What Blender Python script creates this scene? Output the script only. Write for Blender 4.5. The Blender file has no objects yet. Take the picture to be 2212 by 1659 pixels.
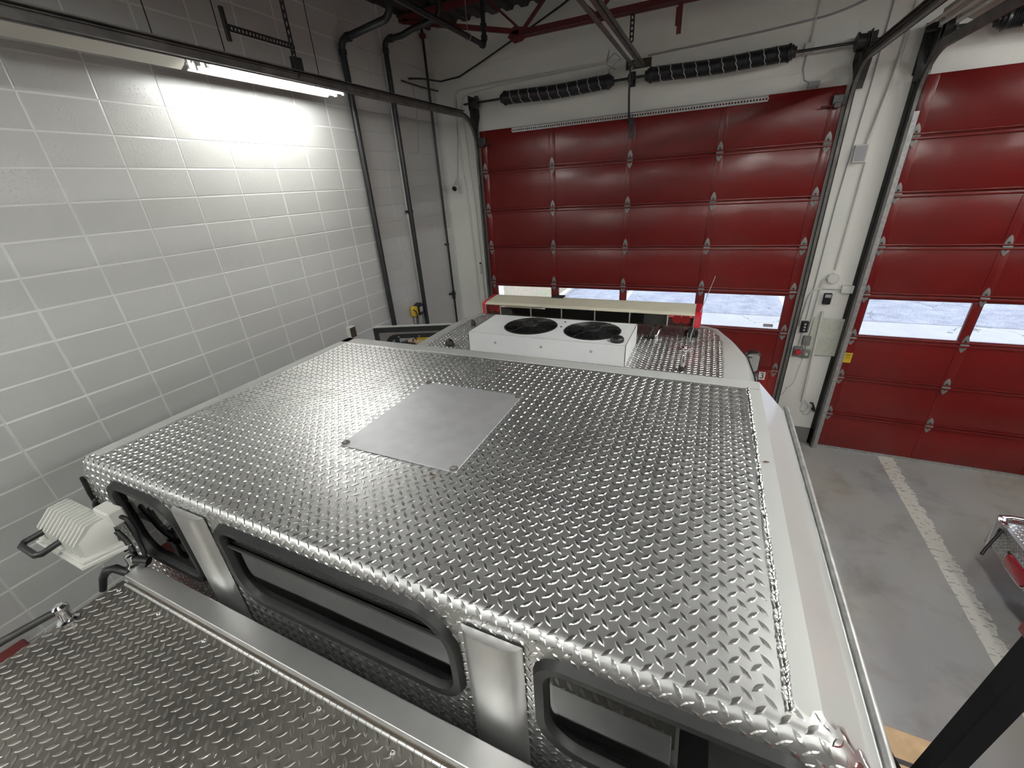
import bpy, bmesh, math, random
from mathutils import Vector, Matrix
random.seed(7)
PI = math.pi
sc = bpy.context.scene
COL = sc.collection

# ------------------------------------------------------------------ camera
cd = bpy.data.cameras.new('camera')
cam = bpy.data.objects.new('camera', cd)
COL.objects.link(cam)
sc.camera = cam
cd.sensor_fit = 'HORIZONTAL'
cd.sensor_width = 36.0
cd.lens = 893.3686 / 2212 * 36.0
cd.clip_start = 0.02
cd.clip_end = 200
_y, _p, _r = math.radians(-25.6463), math.radians(25.5424), math.radians(-3.812)
_f = Vector((math.sin(_y) * math.cos(_p), math.cos(_y) * math.cos(_p), -math.sin(_p)))
_rt = Vector((math.cos(_y), -math.sin(_y), 0))
_up = _rt.cross(_f)
_r2 = math.cos(_r) * _rt + math.sin(_r) * _up
_u2 = -math.sin(_r) * _rt + math.cos(_r) * _up
M = Matrix((_r2, _u2, -_f)).transposed().to_4x4()
M.translation = Vector((4.41, -6.0738, 3.5281))
cam.matrix_world = M

# ------------------------------------------------------------------ world and exposure
w = bpy.data.worlds.new('overcast_sky')
sc.world = w
w.use_nodes = True
bg = w.node_tree.nodes['Background']
bg.inputs[0].default_value = (0.80, 0.86, 1.0, 1)
bg.inputs[1].default_value = 3.4
vs = sc.view_settings
vs.view_transform = 'Standard'
vs.look = 'None'
vs.exposure = 0.74
vs.gamma = 1.0
vs.use_curve_mapping = False
TUBE_POWER = 60.0       # radiance of the fluorescent tubes

# ------------------------------------------------------------------ materials
def nt(name):
    m = bpy.data.materials.new(name)
    m.use_nodes = True
    t = m.node_tree
    b = t.nodes['Principled BSDF']
    return m, t, b

def N(t, typ, **kw):
    n = t.nodes.new(typ)
    for k, v in kw.items():
        setattr(n, k, v)
    return n

def noise(t, scale, detail=4, rough=0.55, vec=None, dist=0.0):
    n = N(t, 'ShaderNodeTexNoise')
    n.inputs['Scale'].default_value = scale
    n.inputs['Detail'].default_value = detail
    n.inputs['Roughness'].default_value = rough
    n.inputs['Distortion'].default_value = dist
    if vec is None:
        tc = N(t, 'ShaderNodeTexCoord')
        vec = tc.outputs['Object']
    t.links.new(vec, n.inputs['Vector'])
    return n

def ramp(t, fac, stops):
    r = N(t, 'ShaderNodeValToRGB')
    el = r.color_ramp.elements
    while len(el) < len(stops):
        el.new(0.5)
    for e, (p, c) in zip(el, stops):
        e.position = p
        e.color = (*c, 1) if len(c) == 3 else c
    t.links.new(fac, r.inputs['Fac'])
    return r

def bump(t, b, height, strength=0.2, dist=0.01, normal=None):
    n = N(t, 'ShaderNodeBump')
    n.inputs['Strength'].default_value = strength
    n.inputs['Distance'].default_value = dist
    t.links.new(height, n.inputs['Height'])
    if normal is not None:
        t.links.new(normal, n.inputs['Normal'])
    t.links.new(n.outputs['Normal'], b.inputs['Normal'])
    return n

def mat(name, col, rough=0.5, metal=0.0, var=0.0, vscale=6.0, bmp=0.0, bscale=60.0, bdist=0.004,
        coat=0.0, spec=None, rvar=0.0):
    m, t, b = nt(name)
    b.inputs['Roughness'].default_value = rough
    b.inputs['Metallic'].default_value = metal
    b.inputs['Base Color'].default_value = (*col, 1)
    if coat:
        b.inputs['Coat Weight'].default_value = coat
        b.inputs['Coat Roughness'].default_value = 0.06
    if spec is not None:
        b.inputs['Specular IOR Level'].default_value = spec
    if var:
        n = noise(t, vscale)
        lo = tuple(c * (1 - var) for c in col)
        hi = tuple(min(1, c * (1 + var)) for c in col)
        r = ramp(t, n.outputs['Fac'], [(0.3, lo), (0.7, hi)])
        t.links.new(r.outputs['Color'], b.inputs['Base Color'])
    if rvar:
        n = noise(t, vscale * 1.7)
        r = ramp(t, n.outputs['Fac'], [(0.3, (rough - rvar,) * 3), (0.7, (rough + rvar,) * 3)])
        t.links.new(r.outputs['Color'], b.inputs['Roughness'])
    if bmp:
        n = noise(t, bscale, 3)
        bump(t, b, n.outputs['Fac'], bmp, bdist)
    return m

def math_node(t, op, a, b=None, c=None):
    n = N(t, 'ShaderNodeMath', operation=op)
    for i, v in enumerate((a, b, c)):
        if v is None:
            continue
        if isinstance(v, (int, float)):
            n.inputs[i].default_value = v
        else:
            t.links.new(v, n.inputs[i])
    return n.outputs[0]

def mixc(t, fac, a, b):
    n = N(t, 'ShaderNodeMix', data_type='RGBA')
    for sock, v in ((n.inputs[0], fac), (n.inputs[6], a), (n.inputs[7], b)):
        if isinstance(v, (int, float)):
            sock.default_value = v
        elif isinstance(v, tuple):
            sock.default_value = (*v, 1)
        else:
            t.links.new(v, sock)
    return n.outputs[2]

MAT = {}
# aluminium tread plate: flat ground and polished lozenges
MAT['tread'] = mat('tread_plate_ground', (0.54, 0.54, 0.535), 0.41, 0.92, var=0.10, vscale=9, bmp=0.12, bscale=220, bdist=0.0006, rvar=0.05)
MAT['tread_bar'] = mat('tread_plate_bar', (0.72, 0.72, 0.70), 0.22, 0.95)
MAT['deck'] = mat('worn_tread_ground', (0.185, 0.175, 0.155), 0.42, 0.85, var=0.25, vscale=4, bmp=0.15, bscale=240, bdist=0.0006, rvar=0.06)
MAT['deck_bar'] = mat('worn_tread_bar', (0.42, 0.41, 0.39), 0.30, 0.92)
MAT['alu'] = mat('brushed_aluminium', (0.62, 0.62, 0.615), 0.38, 0.9, var=0.08, vscale=5, bmp=0.05, bscale=150, bdist=0.001)
MAT['hatch'] = mat('matt_aluminium_sheet', (0.60, 0.60, 0.62), 0.50, 0.75, var=0.06, vscale=14, bmp=0.08, bscale=420, bdist=0.0005)
MAT['chrome'] = mat('chrome', (0.75, 0.75, 0.77), 0.12, 1.0)
MAT['galv'] = mat('galvanised_steel', (0.42, 0.425, 0.42), 0.45, 0.6, var=0.22, vscale=30)
MAT['hinge'] = mat('dull_hinge_steel', (0.24, 0.235, 0.225), 0.5, 0.5, var=0.3, vscale=20)
MAT['postblack'] = mat('matt_black_paint', (0.006, 0.006, 0.007), 0.75, spec=0.15)
MAT['white'] = mat('white_vehicle_paint', (0.46, 0.47, 0.455), 0.28, 0, var=0.03, vscale=3, coat=0.5)
MAT['acwhite'] = mat('white_enamel', (0.80, 0.81, 0.82), 0.35, 0, var=0.03, vscale=5)
MAT['black'] = mat('black_plastic', (0.012, 0.012, 0.013), 0.42)
MAT['rubber'] = mat('black_rubber', (0.012, 0.0125, 0.013), 0.48, 0, var=0.2, spec=0.35)
MAT['pipe'] = mat('black_iron_pipe', (0.020, 0.021, 0.024), 0.36, 0, var=0.25, vscale=12)
MAT['steel'] = mat('dark_door_steel', (0.030, 0.030, 0.028), 0.45, 0.25, var=0.3, vscale=10)
MAT['track'] = mat('worn_track_steel', (0.165, 0.158, 0.15), 0.42, 0.5, var=0.3, vscale=8)
MAT['joist'] = mat('red_oxide_steel', (0.115, 0.018, 0.017), 0.5, 0, var=0.2, vscale=6)
MAT['cream'] = mat('cream_plastic', (0.56, 0.53, 0.42), 0.4, 0, var=0.05)
MAT['lens_frame'] = mat('pale_lens_frame', (0.30, 0.28, 0.24), 0.4)
MAT['redplastic'] = mat('red_plastic', (0.42, 0.016, 0.03), 0.22, 0, coat=0.4)
MAT['paintpipe'] = mat('white_painted_conduit', (0.66, 0.66, 0.62), 0.42)
MAT['greybox'] = mat('grey_painted_box', (0.36, 0.36, 0.38), 0.5)
MAT['yellow'] = mat('yellow_plastic', (0.70, 0.50, 0.03), 0.4)
MAT['tan'] = mat('tan_cardboard', (0.62, 0.44, 0.26), 0.8, 0, var=0.15, vscale=9)
MAT['leafm'] = mat('dry_leaf', (0.10, 0.045, 0.03), 0.8)
MAT['fixture'] = mat('white_fixture_enamel', (0.70, 0.68, 0.60), 0.35)
MAT['beige_fixture'] = mat('aged_fixture_enamel', (0.34, 0.32, 0.27), 0.45)
MAT['lampwhite'] = mat('white_cast_housing', (0.62, 0.62, 0.58), 0.45)
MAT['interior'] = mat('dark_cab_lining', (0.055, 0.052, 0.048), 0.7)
MAT['seat'] = mat('tan_grab_bar', (0.38, 0.22, 0.08), 0.5)
MAT['grey_lining'] = mat('grey_door_lining', (0.16, 0.145, 0.135), 0.5)
MAT['tyre'] = mat('tyre_rubber', (0.02, 0.02, 0.02), 0.7)
MAT['redtruck'] = mat('red_vehicle_paint', (0.30, 0.012, 0.012), 0.2, coat=0.6)
MAT['deepred'] = mat('dark_red_steel', (0.10, 0.012, 0.012), 0.45)
MAT['skirt'] = mat('grey_base_paint', (0.17, 0.17, 0.165), 0.5, 0, var=0.1)
MAT['stripe'] = mat('white_spring_mark', (0.62, 0.62, 0.58), 0.6)
MAT['ink'] = mat('black_ink', (0.01, 0.01, 0.01), 0.6)
MAT['paper'] = mat('white_label', (0.78, 0.78, 0.76), 0.5)
MAT['curbc'] = mat('pale_kerb_concrete', (0.27, 0.27, 0.27), 0.8, 0, var=0.08, vscale=3)
MAT['brownbar'] = mat('dark_brown_strip', (0.075, 0.055, 0.038), 0.5, 0.3)

def block_wall(name, col, axis, h0, v0, joint_dark=0.0, bmp_joint=0.35, rough=0.42, pits=0.35):
    """painted concrete block: stack bond joints drawn as grooves (axis: local axis that runs along the wall)"""
    m, t, b = nt(name)
    b.inputs['Roughness'].default_value = rough
    tc = N(t, 'ShaderNodeTexCoord')
    sx = N(t, 'ShaderNodeSeparateXYZ')
    t.links.new(tc.outputs['Object'], sx.inputs[0])
    n1 = noise(t, 1.1, 3)
    n2 = noise(t, 16, 4)
    base = ramp(t, n1.outputs['Fac'], [(0.3, tuple(c * 0.95 for c in col)), (0.7, tuple(min(1, c * 1.04) for c in col))])
    t.links.new(base.outputs['Color'], b.inputs['Base Color'])
    # pitted paint
    pit = noise(t, 70, 2)
    mask = noise(t, 2.2, 2)
    pr_ = ramp(t, pit.outputs['Fac'], [(0.28, (0, 0, 0)), (0.42, (1, 1, 1))])
    pm = ramp(t, mask.outputs['Fac'], [(0.42, (0, 0, 0)), (0.62, (1, 1, 1))])
    inv = math_node(t, 'SUBTRACT', 1.0, pr_.outputs['Color'])
    pits_h = math_node(t, 'MULTIPLY', inv, pm.outputs['Color'])
    h = math_node(t, 'MULTIPLY_ADD', pits_h, -pits, math_node(t, 'MULTIPLY', n2.outputs['Fac'], 0.35))
    if bmp_joint:
        def groove(coord, p, off):
            a = math_node(t, 'SUBTRACT', coord, off)
            a = math_node(t, 'DIVIDE', a, p)
            fr = math_node(t, 'FRACT', a)
            d = math_node(t, 'ABSOLUTE', math_node(t, 'SUBTRACT', fr, 0.5))
            d = math_node(t, 'MULTIPLY', math_node(t, 'SUBTRACT', 0.5, d), p)
            return math_node(t, 'MINIMUM', math_node(t, 'DIVIDE', d, 0.006), 1.0)
        g = math_node(t, 'MINIMUM', groove(sx.outputs[axis], 0.4064, h0), groove(sx.outputs[2], 0.2032, v0))
        h = math_node(t, 'MULTIPLY_ADD', g, bmp_joint, h)
    bump(t, b, h, 0.6, 0.004)
    return m

MAT['wall_l'] = block_wall('white_painted_block', (0.57, 0.575, 0.56), 1, 0, 0, bmp_joint=0, rough=0.33, pits=0.8)
MAT['wall_joint'] = mat('joint_highlight_white', (0.76, 0.765, 0.745), 0.30)  # whiter joint colour paints in the highlights along the raked joints
MAT['wall_f'] = block_wall('cream_painted_block', (0.80, 0.80, 0.75), 0, 0.2, 3.8076, bmp_joint=0.28, pits=0.15)
MAT['wall_o'] = block_wall('grey_white_block', (0.55, 0.55, 0.52), 1, 0.2, 3.8076, bmp_joint=0.3, pits=0.15)

# red steel door skin
def door_mat(name, col, rough):
    m, t, b = nt(name)
    b.inputs['Roughness'].default_value = rough
    n = noise(t, 1.6, 4)
    r = ramp(t, n.outputs['Fac'], [(0.3, tuple(c * 0.9 for c in col)), (0.7, tuple(c * 1.1 for c in col))])
    n2 = noise(t, 14, 5, 0.65)
    st = ramp(t, n2.outputs['Fac'], [(0.60, (0, 0, 0)), (0.78, (1, 1, 1))])
    t.links.new(mixc(t, math_node(t, 'MULTIPLY', st.outputs['Color'], 0.25), r.outputs['Color'], (0.20, 0.07, 0.06)), b.inputs['Base Color'])
    d = noise(t, 2.4, 2)
    e = noise(t, 30, 2)
    hh = math_node(t, 'MULTIPLY_ADD', e.outputs['Fac'], 0.02, d.outputs['Fac'])
    bump(t, b, hh, 0.5, 0.02)
    return m
MAT['door'] = door_mat('red_door_enamel', (0.160, 0.0100, 0.0090), 0.27)
MAT['door_low'] = door_mat('lighter_red_door_section', (0.26, 0.022, 0.020), 0.26)  # lighter red for one lower section of the first door

# concrete floor with the worn white bay line
def floor_mat():
    m, t, b = nt('sealed_concrete_floor')
    tc = N(t, 'ShaderNodeTexCoord')
    sx = N(t, 'ShaderNodeSeparateXYZ')
    t.links.new(tc.outputs['Object'], sx.inputs[0])
    n1 = noise(t, 0.7, 5, 0.6)
    base = ramp(t, n1.outputs['Fac'], [(0.30, (0.33, 0.345, 0.365)), (0.5, (0.37, 0.372, 0.36)), (0.72, (0.37, 0.345, 0.29))])
    n3 = noise(t, 1.9, 4, 0.6, dist=0.3)
    st = ramp(t, n3.outputs['Fac'], [(0.50, (0, 0, 0)), (0.80, (1, 1, 1))])
    c = mixc(t, math_node(t, 'MULTIPLY', st.outputs['Color'], 0.7), base.outputs['Color'], (0.15, 0.135, 0.10))
    n2 = noise(t, 45, 3)
    # line edges wander, the right edge is frayed
    wob = noise(t, 14, 4, 0.7)
    wl = math_node(t, 'MULTIPLY_ADD', math_node(t, 'SUBTRACT', noise(t, 5, 3).outputs['Fac'], 0.5), 0.02, 6.815)
    wr = math_node(t, 'MULTIPLY_ADD', math_node(t, 'SUBTRACT', wob.outputs['Fac'], 0.5), 0.16, 6.975)
    inl = math_node(t, 'MULTIPLY', math_node(t, 'GREATER_THAN', sx.outputs[0], wl), math_node(t, 'LESS_THAN', sx.outputs[0], wr))
    mp = N(t, 'ShaderNodeMapping')
    mp.inputs['Scale'].default_value = (1.0, 2.4, 1)
    t.links.new(tc.outputs['Object'], mp.inputs[0])
    chips = noise(t, 13, 4, 0.6, vec=mp.outputs[0])
    inl = math_node(t, 'MULTIPLY', inl, math_node(t, 'LESS_THAN', chips.outputs['Fac'], 0.585))
    c = mixc(t, inl, c, mixc(t, n1.outputs['Fac'], (0.62, 0.61, 0.55), (0.76, 0.75, 0.69)))
    t.links.new(c, b.inputs['Base Color'])
    rr = ramp(t, n1.outputs['Fac'], [(0.3, (0.36,) * 3), (0.7, (0.52,) * 3)])
    t.links.new(rr.outputs['Color'], b.inputs['Roughness'])
    bump(t, b, n2.outputs['Fac'], 0.15, 0.003)
    return m
MAT['floor'] = floor_mat()

def apron_mat():
    m, t, b = nt('outdoor_concrete_apron')
    b.inputs['Roughness'].default_value = 0.85
    tc = N(t, 'ShaderNodeTexCoord')
    sx = N(t, 'ShaderNodeSeparateXYZ')
    t.links.new(tc.outputs['Object'], sx.inputs[0])
    n1 = noise(t, 2.2, 6, 0.7)
    n2 = noise(t, 24, 4, 0.7)
    nn = math_node(t, 'MULTIPLY_ADD', n2.outputs['Fac'], 0.5, math_node(t, 'MULTIPLY', n1.outputs['Fac'], 0.5))
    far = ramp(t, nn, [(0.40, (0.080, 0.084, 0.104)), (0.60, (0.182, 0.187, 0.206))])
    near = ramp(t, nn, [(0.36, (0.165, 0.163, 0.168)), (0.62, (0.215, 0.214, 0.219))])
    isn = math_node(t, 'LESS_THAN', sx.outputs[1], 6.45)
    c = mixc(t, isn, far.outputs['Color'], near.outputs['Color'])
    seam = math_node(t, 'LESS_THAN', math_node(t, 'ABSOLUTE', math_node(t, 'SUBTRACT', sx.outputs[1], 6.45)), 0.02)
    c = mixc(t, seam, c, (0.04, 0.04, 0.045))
    v = N(t, 'ShaderNodeTexVoronoi', feature='DISTANCE_TO_EDGE')
    v.inputs['Scale'].default_value = 0.75
    wn = noise(t, 5, 3)
    wv = N(t, 'ShaderNodeVectorMath', operation='MULTIPLY_ADD')
    t.links.new(wn.outputs['Color'], wv.inputs[0])
    wv.inputs[1].default_value = (0.25, 0.25, 0.25)
    t.links.new(tc.outputs['Object'], wv.inputs[2])
    t.links.new(wv.outputs[0], v.inputs['Vector'])
    crack = math_node(t, 'LESS_THAN', v.outputs['Distance'], 0.006)
    cm = math_node(t, 'GREATER_THAN', noise(t, 0.9, 2).outputs['Fac'], 0.54)
    c = mixc(t, math_node(t, 'MULTIPLY', crack, cm), c, (0.05, 0.05, 0.056))
    for xl in (2.17, 6.62):
        ln = math_node(t, 'LESS_THAN', math_node(t, 'ABSOLUTE', math_node(t, 'SUBTRACT', sx.outputs[0], xl)), 0.06)
        ln = math_node(t, 'MULTIPLY', ln, math_node(t, 'GREATER_THAN', sx.outputs[1], 6.8))
        c = mixc(t, ln, c, (0.28, 0.28, 0.28))
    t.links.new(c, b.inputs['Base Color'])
    return m
MAT['apron'] = apron_mat()

def lawn_mat():
    m, t, b = nt('dry_winter_lawn')
    b.inputs['Roughness'].default_value = 0.95
    n1 = noise(t, 0.9, 4)
    n2 = noise(t, 22, 4, 0.7)
    a = ramp(t, n2.outputs['Fac'], [(0.35, (0.085, 0.062, 0.036)), (0.62, (0.195, 0.160, 0.112))])
    g = ramp(t, n2.outputs['Fac'], [(0.35, (0.065, 0.070, 0.028)), (0.62, (0.160, 0.165, 0.095))])
    k = ramp(t, n1.outputs['Fac'], [(0.48, (0, 0, 0)), (0.7, (1, 1, 1))])
    t.links.new(mixc(t, k.outputs['Color'], a.outputs['Color'], g.outputs['Color']), b.inputs['Base Color'])
    bump(t, b, n2.outputs['Fac'], 0.6, 0.05)
    return m
MAT['lawn'] = lawn_mat()

def map_mat():
    m, t, b = nt('printed_contour_map')
    b.inputs['Roughness'].default_value = 0.55
    n = noise(t, 8.0, 5, 0.6)
    fr = math_node(t, 'FRACT', math_node(t, 'MULTIPLY', n.outputs['Fac'], 9.0))
    d = math_node(t, 'ABSOLUTE', math_node(t, 'SUBTRACT', fr, 0.5))
    l = math_node(t, 'LESS_THAN', d, 0.06)
    gate = math_node(t, 'GREATER_THAN', noise(t, 4.0, 2).outputs['Fac'], 0.46)
    c = mixc(t, noise(t, 6, 2).outputs['Fac'], (0.58, 0.58, 0.50), (0.50, 0.54, 0.47))
    t.links.new(mixc(t, math_node(t, 'MULTIPLY', math_node(t, 'MULTIPLY', l, gate), 0.5), c, (0.14, 0.17, 0.15)), b.inputs['Base Color'])
    return m
MAT['map'] = map_mat()

def ceil_mat():
    m, t, b = nt('dark_metal_deck')
    b.inputs['Roughness'].default_value = 0.6
    n = noise(t, 5, 3)
    r = ramp(t, n.outputs['Fac'], [(0.3, (0.020, 0.016, 0.017)), (0.7, (0.045, 0.030, 0.030))])
    t.links.new(r.outputs['Color'], b.inputs['Base Color'])
    return m
MAT['ceil'] = ceil_mat()

def glass_mat(name, tint, refl, rough=0.02):
    m = bpy.data.materials.new(name)
    m.use_nodes = True
    t = m.node_tree
    t.nodes.clear()
    o = N(t, 'ShaderNodeOutputMaterial')
    tr = N(t, 'ShaderNodeBsdfTransparent')
    tr.inputs[0].default_value = (*tint, 1)
    gl = N(t, 'ShaderNodeBsdfGlossy')
    gl.inputs['Roughness'].default_value = rough
    fr = N(t, 'ShaderNodeFresnel')
    fr.inputs[0].default_value = refl
    mx = N(t, 'ShaderNodeMixShader')
    t.links.new(fr.outputs[0], mx.inputs[0])
    t.links.new(tr.outputs[0], mx.inputs[1])
    t.links.new(gl.outputs[0], mx.inputs[2])
    t.links.new(mx.outputs[0], o.inputs[0])
    return m
MAT['glass'] = glass_mat('clear_window_glass', (0.92, 0.94, 0.95), 1.35)
MAT['tint'] = glass_mat('tinted_cab_glass', (0.35, 0.37, 0.36), 1.55)
MAT['lens'] = glass_mat('clear_lens', (0.55, 0.54, 0.50), 1.45, 0.05)
MAT['redlens'] = glass_mat('clear_red_lens', (0.85, 0.30, 0.28), 1.45, 0.05)

def emit_mat(name='lit_fluorescent_tube', k=1.0):
    m = bpy.data.materials.new(name)
    m.use_nodes = True
    t = m.node_tree
    t.nodes.clear()
    o = N(t, 'ShaderNodeOutputMaterial')
    e = N(t, 'ShaderNodeEmission')
    e.inputs[0].default_value = (0.98, 0.99, 0.965, 1)
    e.inputs[1].default_value = TUBE_POWER * k
    t.links.new(e.outputs[0], o.inputs[0])
    return m
MAT['tube'] = emit_mat()
MAT['dimmed_tube'] = emit_mat('dimmed_lit_tube', 0.52)  # tube strength lowered to keep the block wall from overlighting
MAT['boosted_tube'] = emit_mat('boosted_lit_tube', 1.25)  # tube strength raised to brighten pier, doors and floor
MAT['deadtube'] = mat('unlit_tube', (0.72, 0.72, 0.70), 0.2)

# ------------------------------------------------------------------ mesh builder
ORIGIN = {}

def basis(d):
    d = Vector(d).normalized()
    a = Vector((0, 0, 1)) if abs(d.z) < 0.9 else Vector((1, 0, 0))
    u = a.cross(d).normalized()
    v = d.cross(u).normalized()
    return u, v, d

class MB:
    def __init__(s):
        s.v, s.f, s.m = [], [], []
        s.mi = 0
    def mat(s, i):
        s.mi = i
        return s
    def add(s, verts, faces):
        k = len(s.v)
        s.v += [tuple(p) for p in verts]
        for f in faces:
            s.f.append(tuple(i + k for i in f))
            s.m.append(s.mi)
        return s
    def box(s, x0, x1, y0, y1, z0, z1):
        x0, x1 = sorted((x0, x1)); y0, y1 = sorted((y0, y1)); z0, z1 = sorted((z0, z1))
        v = [(x, y, z) for z in (z0, z1) for y in (y0, y1) for x in (x0, x1)]
        return s.add(v, [(0, 2, 3, 1), (4, 5, 7, 6), (0, 1, 5, 4), (2, 6, 7, 3), (0, 4, 6, 2), (1, 3, 7, 5)])
    def bar(s, p0, p1, a, b, up=None):
        """rectangular bar a wide, b thick from p0 to p1"""
        p0, p1 = Vector(p0), Vector(p1)
        u, v, d = basis(p1 - p0)
        if up is not None:
            v = (Vector(up) - d * Vector(up).dot(d)).normalized()
            u = v.cross(d)
        q = []
        for p in (p0, p1):
            for i, j in ((-1, -1), (1, -1), (1, 1), (-1, 1)):
                q.append(p + u * (i * a / 2) + v * (j * b / 2))
        return s.add(q, [(3, 2, 1, 0), (4, 5, 6, 7), (0, 1, 5, 4), (1, 2, 6, 5), (2, 3, 7, 6), (3, 0, 4, 7)])
    def tube(s, pts, r, n=10, cap=True, radii=None):
        pts = [Vector(p) for p in pts]
        k = len(pts)
        ring = []
        u = None
        for i, p in enumerate(pts):
            if i == 0: d = pts[1] - pts[0]
            elif i == k - 1: d = pts[-1] - pts[-2]
            else: d = (pts[i + 1] - p).normalized() + (p - pts[i - 1]).normalized()
            d.normalize()
            if u is None:
                u, v, _ = basis(d)
            else:
                u = (u - d * u.dot(d)).normalized()
                v = d.cross(u)
            rr = radii[i] if radii else r
            ring.append([p + (u * math.cos(2 * PI * a / n) + v * math.sin(2 * PI * a / n)) * rr for a in range(n)])
        vs_ = [q for rg in ring for q in rg]
        fs = []
        for i in range(k - 1):
            for a in range(n):
                b = (a + 1) % n
                fs.append((i * n + a, i * n + b, (i + 1) * n + b, (i + 1) * n + a))
        if cap:
            fs.append(tuple(range(n - 1, -1, -1)))
            fs.append(tuple((k - 1) * n + a for a in range(n)))
        return s.add(vs_, fs)
    def cyl(s, p0, p1, r, n=16, r1=None):
        return s.tube([p0, p1], r, n, radii=[r, r if r1 is None else r1])
    def lathe(s, prof, o, axis, n=24):
        """prof: list of (t along axis, r)"""
        o = Vector(o)
        u, v, d = basis(axis)
        vs_, fs = [], []
        for (t_, r) in prof:
            for a in range(n):
                an = 2 * PI * a / n
                vs_.append(o + d * t_ + (u * math.cos(an) + v * math.sin(an)) * r)
        k = len(prof)
        for i in range(k - 1):
            for a in range(n):
                b = (a + 1) % n
                fs.append((i * n + a, i * n + b, (i + 1) * n + b, (i + 1) * n + a))
        fs.append(tuple(range(n - 1, -1, -1)))
        fs.append(tuple((k - 1) * n + a for a in range(n)))
        return s.add(vs_, fs)
    def prism(s, poly, fn0, fn1):
        """poly: 2-D outline; fn0/fn1 map it to the two end faces (fn1 side faces along the outline's normal)"""
        n = len(poly)
        v = [fn0(*p) for p in poly] + [fn1(*p) for p in poly]
        f = [tuple(range(n - 1, -1, -1)), tuple(range(n, 2 * n))]
        for i in range(n):
            j = (i + 1) % n
            f.append((i, j, n + j, n + i))
        return s.add(v, f)
    def ring(s, outer, inner, fn0, fn1):
        """frame between two outlines of the same length"""
        n = len(outer)
        v = [fn0(*p) for p in outer] + [fn0(*p) for p in inner] + [fn1(*p) for p in outer] + [fn1(*p) for p in inner]
        f = []
        for i in range(n):
            j = (i + 1) % n
            f.append((i, n + i, n + j, j))
            f.append((2 * n + i, 2 * n + j, 3 * n + j, 3 * n + i))
            f.append((i, j, 2 * n + j, 2 * n + i))
            f.append((n + i, 3 * n + i, 3 * n + j, n + j))
        return s.add(v, f)
    def sweep(s, prof, path, ups):
        """open path, closed 2-D profile (side, up); ups: up vector per path point"""
        k, n = len(path), len(prof)
        path = [Vector(p) for p in path]
        vs_ = []
        for i, p in enumerate(path):
            if i == 0: d = path[1] - path[0]
            elif i == k - 1: d = path[-1] - path[-2]
            else: d = (path[i + 1] - p).normalized() + (p - path[i - 1]).normalized()
            d.normalize()
            up = Vector(ups[i])
            up = (up - d * up.dot(d)).normalized()
            sd = d.cross(up)
            vs_ += [p + sd * a + up * b for a, b in prof]
        fs = []
        for i in range(k - 1):
            for a in range(n):
                b = (a + 1) % n
                fs.append((i * n + a, (i + 1) * n + a, (i + 1) * n + b, i * n + b))
        fs.append(tuple(range(n)))
        fs.append(tuple((k - 1) * n + a for a in range(n - 1, -1, -1)))
        return s.add(vs_, fs)
    def build(s, name, mats, parent=None, smooth=None, bevel=0.0, seg=1, recalc=True, cuts=(), warp=None):
        if not isinstance(mats, (list, tuple)):
            mats = [mats]
        o_ = ORIGIN.get(parent.name, Vector((0, 0, 0))) if parent else Vector((0, 0, 0))
        me = bpy.data.meshes.new(name)
        if parent:
            vv = [(p[0] - o_.x, p[1] - o_.y, p[2] - o_.z) for p in s.v]
        else:
            vv = s.v
        me.from_pydata(vv, [], s.f)
        for m in mats:
            me.materials.append(MAT[m])
        me.polygons.foreach_set('material_index', s.m)
        if bevel or recalc or warp:
            bm = bmesh.new()
            bm.from_mesh(me)
            for c in cuts:
                g = [f for f in bm.faces if abs(f.calc_center_median().y + o_.y - c) < 0.05]
                es = {e for f in g for e in f.edges}
                vs2 = {v_ for f in g for v_ in f.verts}
                bmesh.ops.bisect_plane(bm, geom=list(vs2) + list(es) + g, dist=1e-6, plane_co=(0, c - o_.y, 0), plane_no=(0, 1, 0))
            if warp:
                for v_ in bm.verts:
                    v_.co = Vector(warp(v_.co.x + o_.x, v_.co.y + o_.y, v_.co.z + o_.z)) - o_
            if recalc:
                bmesh.ops.recalc_face_normals(bm, faces=bm.faces[:])
            if bevel:
                ed = [e for e in bm.edges if e.is_manifold and e.calc_face_angle(0) > 0.6]
                bmesh.ops.bevel(bm, geom=ed, offset=bevel, segments=seg, affect='EDGES', profile=0.5, clamp_overlap=True)
            bm.to_mesh(me)
            bm.free()
        if smooth is not None:
            me.polygons.foreach_set('use_smooth', [True] * len(me.polygons))
            me.set_sharp_from_angle(angle=math.radians(smooth))
        me.update()
        ob = bpy.data.objects.new(name, me)
        COL.objects.link(ob)
        if parent:
            ob.parent = parent
            ORIGIN[ob.name] = o_
        return ob

def tag(o, label, cat, group=None):
    o['label'] = label
    o['category'] = cat
    if group:
        o['group'] = group
    return o

def thing(name, label, cat, loc, group=None):
    o = bpy.data.objects.new(name, None)
    o.empty_display_size = 0.1
    COL.objects.link(o)
    o.location = loc
    ORIGIN[o.name] = Vector(loc)
    return tag(o, label, cat, group)

def struct_empty(name, loc):
    o = bpy.data.objects.new(name, None)
    COL.objects.link(o)
    o.location = loc
    ORIGIN[o.name] = Vector(loc)
    o['kind'] = 'structure'
    return o

def solo(mb, name, mats, label, cat, loc, group=None, **kw):
    """a thing that is one mesh, its origin at loc"""
    L = Vector(loc)
    mb.v = [(p[0] - L.x, p[1] - L.y, p[2] - L.z) for p in mb.v]
    o = mb.build(name, mats, None, **kw)
    o.location = L
    return tag(o, label, cat, group)

def struct(mb, name, mats, **kw):
    o = mb.build(name, mats, None, **kw)
    o['kind'] = 'structure'
    return o

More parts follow.
